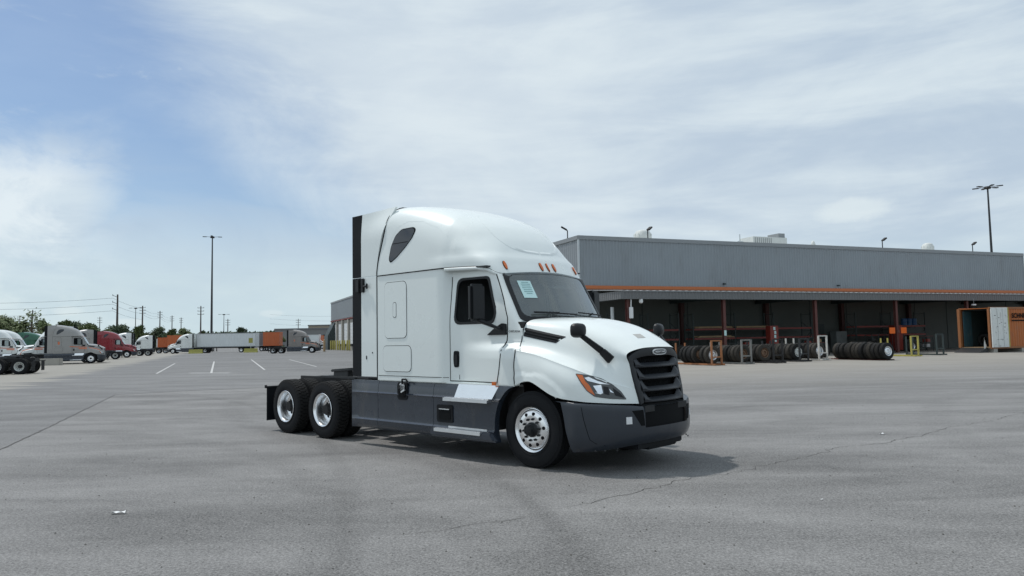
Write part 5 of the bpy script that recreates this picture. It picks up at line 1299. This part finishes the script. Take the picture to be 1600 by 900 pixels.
# ================================================================== light masts
def mast(x, y, h, heads, label, r=.30):
    o = thing('light_mast', label, 'light pole', (x, y, 0), 0); m_ = MB(); m_.lathe([(r * 1.3, 0), (r * 1.3, .5), (r, .52), (r * .45, h)], 14, 'z'); m_.build('mast', M['steel'], o)
    m_ = MB(); m_.lathe([(.5, h - .3), (.6, h - .1), (.5, h + .15)], 12, 'z')
    m_.build('head_ring', M['steel'], o)
    for k in range(heads):
        a = 2 * math.pi * k / heads + .3; m_ = MB(); m_.path([(.4 * math.cos(a), .4 * math.sin(a), h), (1.5 * math.cos(a), 1.5 * math.sin(a), h + .05)], .05, 5)
        m_.box((1.95 * math.cos(a), 1.95 * math.sin(a), h + .02), (1.0, .5, .14), rot=(0, 0, a)); m_.build('lamp_head', M['chass'], o)
mast(-81.2, 200, 30.9, 4, 'tall grey light mast left of the white truck', .34)
mast(89.2, 137, 28.4, 6, 'tall light mast rising behind the right end of the shop', .30)
mast(-152.6, 300, 17.0, 2, 'thin light pole right of the tallest utility pole', .22)
mast(-132.4, 340, 15.4, 2, 'thin light pole right of the tall mast', .22)
M['pole'] = mat('weathered_pole', (.075, .062, .055), .8, var=.2)
def upole(x, y, h, label, arms='side', r=.22):
    o = thing('utility_pole', label, 'utility pole', (x, y, 0), 0, 'utility poles along the horizon'); m_ = MB(); m_.lathe([(r * 1.3, 0), (r * .7, h)], 8, 'z'); m_.build('shaft', M['pole'], o)
    for k in range(3):
        z = h - .8 - k * (2.6 if arms == 'side' else 1.3); m_ = MB()
        if arms == 'side': m_.box((-1.0, 0, z + .1), (2.0, .14, .16), rot=(0, R(22), 0)); m_.tube((-1.9, 0, z + .2), (-1.9, 0, z + .9), .1, n=6)
        else: m_.box((0, 0, z), (2.6, .16, .16)); [m_.tube((s, 0, z), (s, 0, z + .35), .08, n=5) for s in (-1.2, 1.2)]
        m_.build('crossarm', M['pole'], o)
for a in ((-154.7, 290, 22, 'tallest utility pole with three left-hand arms behind the red truck', 'side', .42), (-164.8, 330, 19.5, 'dark utility pole second to the right of the tallest one', 'x', .36), (-190.3, 400, 20.3, 'utility pole third to the right of the tallest one', 'x', .33),
          (-215.9, 470, 20.5, 'smaller utility pole above the orange trailers', 'x', .33), (-232.5, 520, 21, 'faint utility pole just left of the trailer tractor', 'x', .33), (-126.2, 300, 17.4, 'plain dark utility pole just left of the tall light mast', 'none', .30),
          (-161.3, 420, 16, 'short utility pole right of the tall light mast', 'x', .30), (-121.4, 420, 15.4, 'thin utility pole behind the grey tractor at the docks', 'x', .22), (-213.8, 330, 18.6, 'utility pole rising from the trees at far left', 'x', .28),
          (-266, 400, 19.2, 'faint utility pole at the far left edge', 'x', .26), (-233.9, 420, 18.6, 'thin pole behind the grey striped tractor', 'x', .24), (-251.3, 420, 16.3, 'short faint pole between the trees and the grey tractor', 'x', .22)):
    upole(a[0], a[1], a[2], a[3], 'side' if a[4] == 'side' else 'x', a[5])
M['wire'] = mat('power_line', (.10, .11, .12), .6)
def wire(a, b, sag, lab, r=.055):
    a, b = Vector(a), Vector(b); m_ = MB(); m_.path([a.lerp(b, i / 14) - Vector((0, 0, sag * 4 * (i / 14) * (1 - i / 14))) for i in range(15)], r, 4); tag(m_.build('power_line', M['wire']), lab, 'power line', 'power lines strung between the poles')
for k, z in enumerate((20.6, 18.2, 15.6)):
    wire((-156.6, 290, z), (-260, 262, z + 1.6), 2.6, ['top', 'middle', 'lowest'][k] + ' power line running left from the tallest pole')
    wire((-156.6, 290, z), (-164.8, 330, z - 2.2), .6, ['top', 'middle', 'lowest'][k] + ' power line between the two tallest poles', .04)
for k, z in enumerate((18.4, 17.0, 15.8)):
    nm = ['top', 'middle', 'lowest'][k]
    wire((-164.8, 330, z), (-190.3, 400, z + .8), 1.2, nm + ' power line between the second and third pole', .04); wire((-190.3, 400, z + .8), (-215.9, 470, z + 1.2), 1.4, nm + ' power line between the third and fourth pole', .04)
for k, z in enumerate((22, 19, 15.5)):
    wire((-170, 520, z), (-60, 440, z - 3), 2.0, ['top', 'middle', 'lowest'][k] + ' faint power line over the dock tractor', .05)

# ================================================================== trees and far ground cover
M['leaf'] = mat('foliage_green', (.095, .125, .045), .75, var=.45, vscale=.5); M['leafd'] = mat('foliage_dark', (.050, .074, .036), .8, var=.4, vscale=.5); M['bark'] = mat('bark', (.09, .07, .05), .9, var=.3)
def crown(seed, h, w, n, low=.18, leaf=.34, open_=.0):
    rd = random.Random(seed); m_ = MB(); cl = []
    for k in range(26):
        a = rd.random() * 6.28; t_ = rd.random() ** .8; z = h * (low + (1 - low) * t_); rr = w * .5 * math.sin(math.pi * min(1, .25 + .72 * t_)) * rd.uniform(.3, 1.0)
        cl.append((Vector((rr * math.cos(a), rr * math.sin(a), z * .93)), w * rd.uniform(.12, .22)))
    for k in range(n):
        c, r_ = rd.choice(cl); d = Vector((rd.gauss(0, 1), rd.gauss(0, 1), rd.gauss(0, .8))).normalized() * r_ * rd.random() ** .4
        p = c + d; u = Vector((rd.gauss(0, 1), rd.gauss(0, 1), rd.gauss(0, 1))).normalized(); v_ = u.orthogonal().normalized(); s = leaf * rd.uniform(.5, 1.2)
        m_.add([p - u * s, p + v_ * s * .6, p + u * s, p - v_ * s * .6], [(0, 1, 2, 3)])
    return m_, cl
def tree_src(seed, h, w, n, mt, low=.18):
    m_, cl = crown(seed, h, w, n, low); me = m_.mesh('crown', mt, fixn=False)
    t_ = MB(); t_.lathe([(w * .045, 0), (w * .035, h * .3), (w * .018, h * .7), (.02, h * .9)], 8, 'z')
    for c, r_ in cl[:12]: t_.tube((0, 0, c.z * .55), tuple(c), w * .014, .01, 5)
    return me, t_.mesh('trunk', M['bark'])
TS = [tree_src(1, 8.6, 7.5, 2600, M['leaf']), tree_src(2, 8.0, 6.0, 1900, M['leaf'], .1), tree_src(3, 7.4, 7.4, 2600, M['leafd'], .1), tree_src(4, 9.0, 7.0, 620, M['leaf'], .3)]
def tree(k, x, y, s, label, rz=0):
    o = thing('leafy_tree', label, 'tree', (x, y, -.1), rz, 'trees beyond the parking rows'); o.scale = (s, s, s); put(TS[k][0], 'crown', o); put(TS[k][1], 'trunk', o)
for a in ((0, -106.5, 152, 1.02, 'round green tree at the far left edge of the yard'), (1, -101.6, 154, .93, 'second green tree from the far left edge'), (3, -98.0, 151, 1.04, 'sparse tree with gaps above the parked tractors'), (0, -94.0, 156, .86, 'green tree between the sparse tree and the grey tractor'),
          (1, -103.5, 163, .98, 'taller green tree behind the far left group'), (0, -112.5, 158, 1.0, 'green tree cut off by the left edge of the picture'), (2, -104, 176, 1.0, 'dark tree just above the grey striped tractor roof'), (1, -96, 158, .85, 'small bush-like tree behind the sparse tree'),
          (2, -110.5, 205, .98, 'dark tree above the red tractor roof, left one'), (2, -107.0, 203, .98, 'dark tree above the red tractor roof, right one'), (0, -116.5, 232, .95, 'green tree left of the small white tractor'), (2, -112.5, 236, 1.0, 'dark tree behind the small white tractor'),
          (2, -120.6, 330, 1.18, 'lone round dark tree above the white trailer'), (0, -134, 302, 1.0, 'wide tree behind the base of the tall light mast'), (0, -140, 306, 1.0, 'tree left of the base of the tall light mast'), (1, -127, 304, .95, 'tree right of the base of the tall light mast'),
          (2, -103, 330, .95, 'low dark tree above the grey container'), (2, -96, 330, .95, 'low dark tree above the orange container'), (0, -85, 300, .85, 'green tree in front of the tan building'), (2, -80, 298, .8, 'dark bush in front of the tan building'),
          (0, -91.5, 160, .8, 'bushy green tree above the grey tractor black panel'), (1, -88.5, 162, .7, 'smaller tree right of the bushy one'), (0, -109.5, 160, 1.04, 'wide green tree second from the picture edge'), (1, -99.8, 165, .95, 'green tree filling the gap behind the sparse tree'),
          (0, -77, 240, .62, 'green bush by the far orange trailer'), (0, -74, 236, .5, 'small green bush near the dock wall')):
    tree(a[0], a[1], a[2], a[3], a[4], random.random() * 6)
dw = MB(); rd = random.Random(9)
for k in range(22000):
    x = rd.uniform(-330, 20); y = 355 + rd.uniform(-14, 22) + .06 * (x + 150); top = 7.2 + 1.6 * mnoise.noise(Vector((x * .05, 3, 0))) + 1.0 * mnoise.noise(Vector((x * .21, 7, 0)))
    z = rd.random() ** .75 * top; p = Vector((x, y, z)); u = Vector((rd.gauss(0, 1), rd.gauss(0, .5), rd.gauss(0, 1))).normalized(); v_ = u.orthogonal().normalized(); s = rd.uniform(.5, 1.1)
    dw.add([p - u * s, p + v_ * s * .6, p + u * s, p - v_ * s * .6], [(0, 1, 2, 3)])
o = dw.build('distant_woodland', M['leafd'], fixn=False); tag(o, 'low dark line of distant woods on the horizon', 'woods', kind='stuff')
def farbld(x0, x1, y, d, h, mt, label):
    o = thing('distant_building', label, 'building', ((x0 + x1) / 2, y, 0)); w = x1 - x0; m_ = MB(); m_.bb(-w / 2, w / 2, 0, d, 0, h); m_.build('wall', mt, o); m_ = MB(); m_.bb(-w / 2 - .2, w / 2 + .2, -.2, d, h, h + .5); m_.build('roof_edge', M['fascia'], o)
    for k in range(int(w / 4)): m_ = MB(); m_.bb(-w / 2 + 1 + k * 4, -w / 2 + 2.6 + k * 4, -.06, 0, h * .45, h * .7); m_.build('window', M['dglass'], o)
farbld(-84, -58, 262, 20, 6.4, mat('far_grey_wall', (.20, .20, .20), .8), 'low grey building behind the tractor at the docks')
farbld(-91.5, -66, 332, 20, 9.2, mat('far_tan_wall', (.30, .26, .20), .8), 'tan building far behind the dock corner')

# ================================================================== the other tractors
KEEP = ('cab_body', 'roof_fairing', 'marker_light', 'door', 'side_window', 'window_gasket', 'door_handle', 'door_seam', 'windshield', 'windshield_gasket', 'cab_lining', 'dashboard', 'seat', 'roof_seam', 'sleeper_window', 'locker_door', 'side_extender', 'extender_rubber', 'hood', 'hood_vent', 'hood_mirror_arm', 'mirror_head', 'door_mirror_arm',
        'grille', 'grille_mesh', 'louver', 'headlight', 'turn_signal', 'reflector', 'bumper', 'lower_grille', 'radiator_screen', 'wheel_well', 'engine_bay', 'chassis_frame', 'fifth_wheel', 'side_skirt', 'step_panel', 'upper_step', 'kick_plate', 'lower_step', 'sill', 'wheel', 'inner_wheel', 'tyre', 'rim', 'hub', 'mud_flap', 'deck_plate')
cabs = [o for o in C.objects if o.name.split('.')[0] in ('door',)]
for d in [o for o in C.objects if o.parent == T and o.name.split('.')[0] == 'cab_body']: pass
def keepf(o): return o.name.split('.')[0] in KEEP
BARE = ('chassis_frame', 'fifth_wheel', 'wheel', 'inner_wheel', 'tyre', 'rim', 'hub', 'mud_flap', 'deck_plate')
def tractor(x, y, head, col, label, skirt=None, stripes=False, only=None, group='parked tractors', hub=None):
    col = col or P_white
    kf = (lambda o: keepf(o)) if only is None else (lambda o: o.name.split('.')[0] in only)
    c = copy_tree(T, kf); c.location = (x, y, 0); c.rotation_euler = (0, 0, R(head)); c['label'] = label; c['category'] = 'truck'; c['group'] = group
    todo = [c]
    while todo:
        o = todo.pop(); todo += list(o.children)
        if o.type == 'MESH':
            for sl_ in o.material_slots:
                if sl_.material == M['paint'] and col: sl_.link = 'OBJECT'; sl_.material = col
                elif sl_.material in (M['skirt'], M['bumper']) and skirt: sl_.link = 'OBJECT'; sl_.material = skirt
                elif hub and sl_.material == M['alu']: sl_.link = 'OBJECT'; sl_.material = hub
    if stripes:
        def stripe(m_):
            PS.ribbon(m_, [(-1.9, 1.80), (-1.2, 1.74), (-.6, 1.70), (-.35, 1.69)], .07, .012); PS.ribbon(m_, [(-1.1, 1.58), (-.6, 1.56), (-.35, 1.55)], .09, .012)
            PH_.ribbon(m_, [(-.2, 1.66), (.3, 1.56), (.8, 1.40)], .06, .012)
        for s in (0, 1):
            m_ = MB(); stripe(m_); m_ = flip(m_) if s else m_; m_.build('orange_stripe', M['stripe'], c)
        m_ = MB(); PS.patch(m_, rrect(-2.95, -2.78, 2.0, 2.3, .03), .014, 0, rings=1); m_.build('door_decal', M['stripe'], c); flip(m_).build('door_decal', M['stripe'], c)
    return c
M['stripe'] = mat('orange_decal', (.62, .17, .07), .4)
P_white = mat('road_worn_white_paint', (.70, .73, .72), .35, coat=.3, var=.05, grime=.16); P_grey = mat('grey_truck_paint', (.30, .295, .285), .35, coat=.4, var=.08, grime=.2); P_red = mat('dark_red_truck_paint', (.23, .014, .022), .25, coat=.6, var=.05); P_green = mat('dark_green_truck_paint', (.012, .10, .055), .3, coat=.5); P_tan = mat('warm_grey_truck_paint', (.235, .215, .20), .35, coat=.4, var=.05)
WH = M['white2']
tractor(-44.33, 78.14, 27, P_grey, 'grey sleeper tractor with orange stripes behind the low concrete block', stripes=True)
tractor(-58.0, 111.7, 25, P_red, 'dark red sleeper tractor parked beyond the grey striped one')
tractor(-58.9, 96.6, 205, P_grey, 'grey tractor facing left with its rear wheels in front of the red tractor', hub=WH)
tractor(-67.5, 108.3, 205, None, 'white tractor facing left, hidden behind the grey striped tractor')
tractor(-56.2, 84.6, 28, None, 'white tractor at the left edge nearest the bare chassis', stripes=True)
tractor(-60.3, 92.5, 28, None, 'white tractor second from the left edge behind the first white one')
tractor(-51.3, 79.2, 207, None, 'white tractor facing left with orange stripes, nose behind the bare chassis', stripes=True, hub=WH)
tractor(-67.8, 108.7, 26, P_green, 'dark green sleeper tractor behind the white ones')
tractor(-73.7, 119.7, 26, None, 'white tractor farthest back right of the green one')
tractor(-69.0, 126.2, 200, None, 'white tractor facing left with white hubbed rear wheels beyond the red tractor', hub=WH)
tractor(-81.8, 160, 200, None, 'small far white tractor facing left near the orange trailers')
tractor(-69.6, 153, 184, None, 'white tractor hauling the long white trailer')
tractor(-34.7, 128.6, 9, P_tan, 'warm grey sleeper tractor parked by the dock doors', stripes=True)
tractor(-39.0, 48.4, 195, None, 'tractor cut off by the left edge with only its rear wheels and frame in view', hub=WH)
tractor(-52.5, 205, 8, None, 'distant white tractor right of the far orange trailer')
# trailers
M['tral'] = mat('trailer_white_wall', (.66, .69, .70), .5, var=.06, vscale=.6, grime=.15); M['tror'] = mat('trailer_orange_wall', (.50, .125, .04), .55, var=.15, vscale=.8, grime=.25); M['trgr'] = mat('trailer_grey_wall', (.17, .17, .18), .6, var=.2, vscale=.5, grime=.2)
def trailer(x, y, head, L, mt, label, h0=1.15, h1=4.05, ribs=.6, group='trailers parked at the back of the yard'):
    o = thing('box_trailer', label, 'trailer', (x, y, 0), R(head), group)
    m_ = MB(); corrug(m_, (0, -1.28, 0), (-0 + L, -1.28, 0), h0 + .15, h1 - .08, ribs, .03) ; corrug(m_, (L, 1.28, 0), (0, 1.28, 0), h0 + .15, h1 - .08, ribs, .03); m_.bb(0.0, .04, -1.27, 1.27, h0, h1 - .1); m_.bb(L - .04, L, -1.27, 1.27, h0, h1 - .1); m_.bb(0, L, -1.27, 1.27, h1 - .1, h1 - .06); m_.build('box_wall', mt, o)
    m_ = MB()
    for s in (-1, 1): m_.bb(0, L, s * 1.31 - .03, s * 1.31 + .03, h1 - .12, h1); m_.bb(0, L, s * 1.31 - .03, s * 1.31 + .03, h0, h0 + .16)
    m_.build('rail', M['trim'] if mt != M['tror'] else mt, o)
    m_ = MB(); m_.bb(0, L, -.5, .5, h0 - .2, h0); m_.bb(1.0, 3.6, -1.0, 1.0, .75, h0 - .2); [m_.tube((x_, -.9, .515), (x_, .9, .515), .07) for x_ in (1.6, 2.9)]; m_.build('underframe', M['chass'], o)
    m_ = MB(); [m_.bb(L - 3.4, L - 3.25, s - .06, s + .06, .35, h0) for s in (-.8, .8)]; [m_.bb(L - 3.5, L - 3.15, s - .15, s + .15, .3, .35) for s in (-.8, .8)]; m_.build('landing_gear', M['chass'], o)
    for x_ in (1.6, 2.9):
        for s in (-1, 1):
            w = bpy.data.objects.new('wheel', None); C.objects.link(w); w.parent = o; w.location = (x_, s * 1.1, .515); w.rotation_euler = (0, 0, 0 if s < 0 else math.pi); put(TYG, 'tyre', w); put(RRM, 'rim', w)
trailer(-53.2, 154.5, 180.6, 12.0, M['tral'], 'long white box trailer behind the white tractor'); 
trailer(-59.3, 171, 0, 1.9, M['trgr'], 'dark grey container end left of the orange container', 1.15, 4.3) if False else None
trailer(-59.5, 172, 1, 2.6, M['trgr'], 'short grey container right behind the white trailer', 1.2, 4.2, .4)
trailer(-56.8, 170, 1, 3.7, M['tror'], 'orange container on a chassis beside the warm grey tractor', 1.2, 4.3, .4)
trailer(-52.0, 205, 1, 6.0, M['tror'], 'orange container half hidden behind the warm grey tractor', 1.2, 3.6, .5)
trailer(-102.8, 216, 2, 5.5, M['tror'], 'orange container farther left by the road', 1.2, 4.0, .5)
trailer(-98.2, 212, 3, 5.6, M['tror'], 'tall orange container left of the white hauling tractor', 1.2, 4.55, .45)
trailer(-106.0, 222, 2, 3.0, M['tral'], 'small white trailer left of the orange containers', 1.1, 3.8)
trailer(-56.8, 203, 2, 4.0, M['tral'], 'small pale trailer behind the warm grey tractor', 1.1, 4.0)
trailer(-62.0, 225, 2, 4.4, M['tror'], 'far orange container right of the warm grey tractor cab', 1.2, 3.9)
# barriers, block, sign, bollards
def barrier(x, y, L, label, mt):
    o = MB(); n = 8; sec = [(-.3, 0), (-.3, .1), (-.12, .35), (-.09, .82), (.09, .82), (.12, .35), (.3, .1), (.3, 0)]
    o.grid([[(-L / 2, a, b_) for a, b_ in sec], [(L / 2, a, b_) for a, b_ in sec]]); k = len(o.v); o.f += [tuple(range(k - 16, k - 8)), tuple(range(k - 8, k))]; o.m += [0, 0]
    m2 = o.build('concrete_barrier', mt, bevel=.02); m2.location = (x, y, 0); tag(m2, label, 'barrier', 'yellow painted barriers')
M['yel2'] = mat('flaking_yellow_barrier', (.36, .34, .09), .75, var=.35, vscale=2.5, grime=.55)
barrier(-63.2, 148, 2.7, 'yellow painted barrier under the front of the white trailer', M['yel2']); barrier(-52.4, 148.5, 2.7, 'yellow painted barrier under the rear of the white trailer', M['yel2'])
o = thing('yellow_sign', 'yellow green sign on a short post at the trailer rear', 'sign', (-52.6, 149, 0)); m_ = MB(); m_.bb(-.4, .4, -.03, .03, 1.9, 2.9); m_.build('panel', M['yel2'], o); m_ = MB(); m_.tube((0, .05, 0), (0, .05, 2.9), .05); m_.build('post', M['galv'], o)
m_ = MB(); m_.bb(-1.1, 1.1, -.3, .3, 0, .66); o = m_.build('concrete_block', M['conc'], bevel=.03); o.location = (-45.1, 72.4, 0); tag(o, 'low grey concrete block in front of the grey striped tractor', 'concrete block')
for k, yy in enumerate((103.6, 106.2, 109.6, 112.3, 115.5, 118.2, 121.6, 124.5, 127.6)):
    o = bthing('bollard', ['nearest', 'second', 'third', 'fourth', 'fifth', 'sixth', 'seventh', 'eighth', 'farthest'][k] + ' yellow bollard along the dock doors', 'bollard', -27.6, -yy, 0, 0, 'yellow bollards along the dock doors')
    m_ = MB(); m_.lathe([(.17, 0), (.17, 2.0), (.12, 2.1), (0, 2.14)], 10, 'z'); m_.build('post', M['yel'], o); m_ = MB(); m_.lathe([(.19, 0), (.22, .02), (.22, .05), (.18, .08)], 10, 'z'); m_.build('base_collar', M['conc'], o)
o = thing('bollard', 'tan bollard standing alone in front of the dock tractor nose', 'bollard', (-35.3, 139, 0)); m_ = MB(); m_.lathe([(.22, 0), (.22, 2.1), (.15, 2.25), (0, 2.3)], 10, 'z'); m_.build('post', M['wood'], o); m_ = MB(); m_.lathe([(.3, 0), (.3, .08)], 10, 'z'); m_.build('base_collar', M['conc'], o)
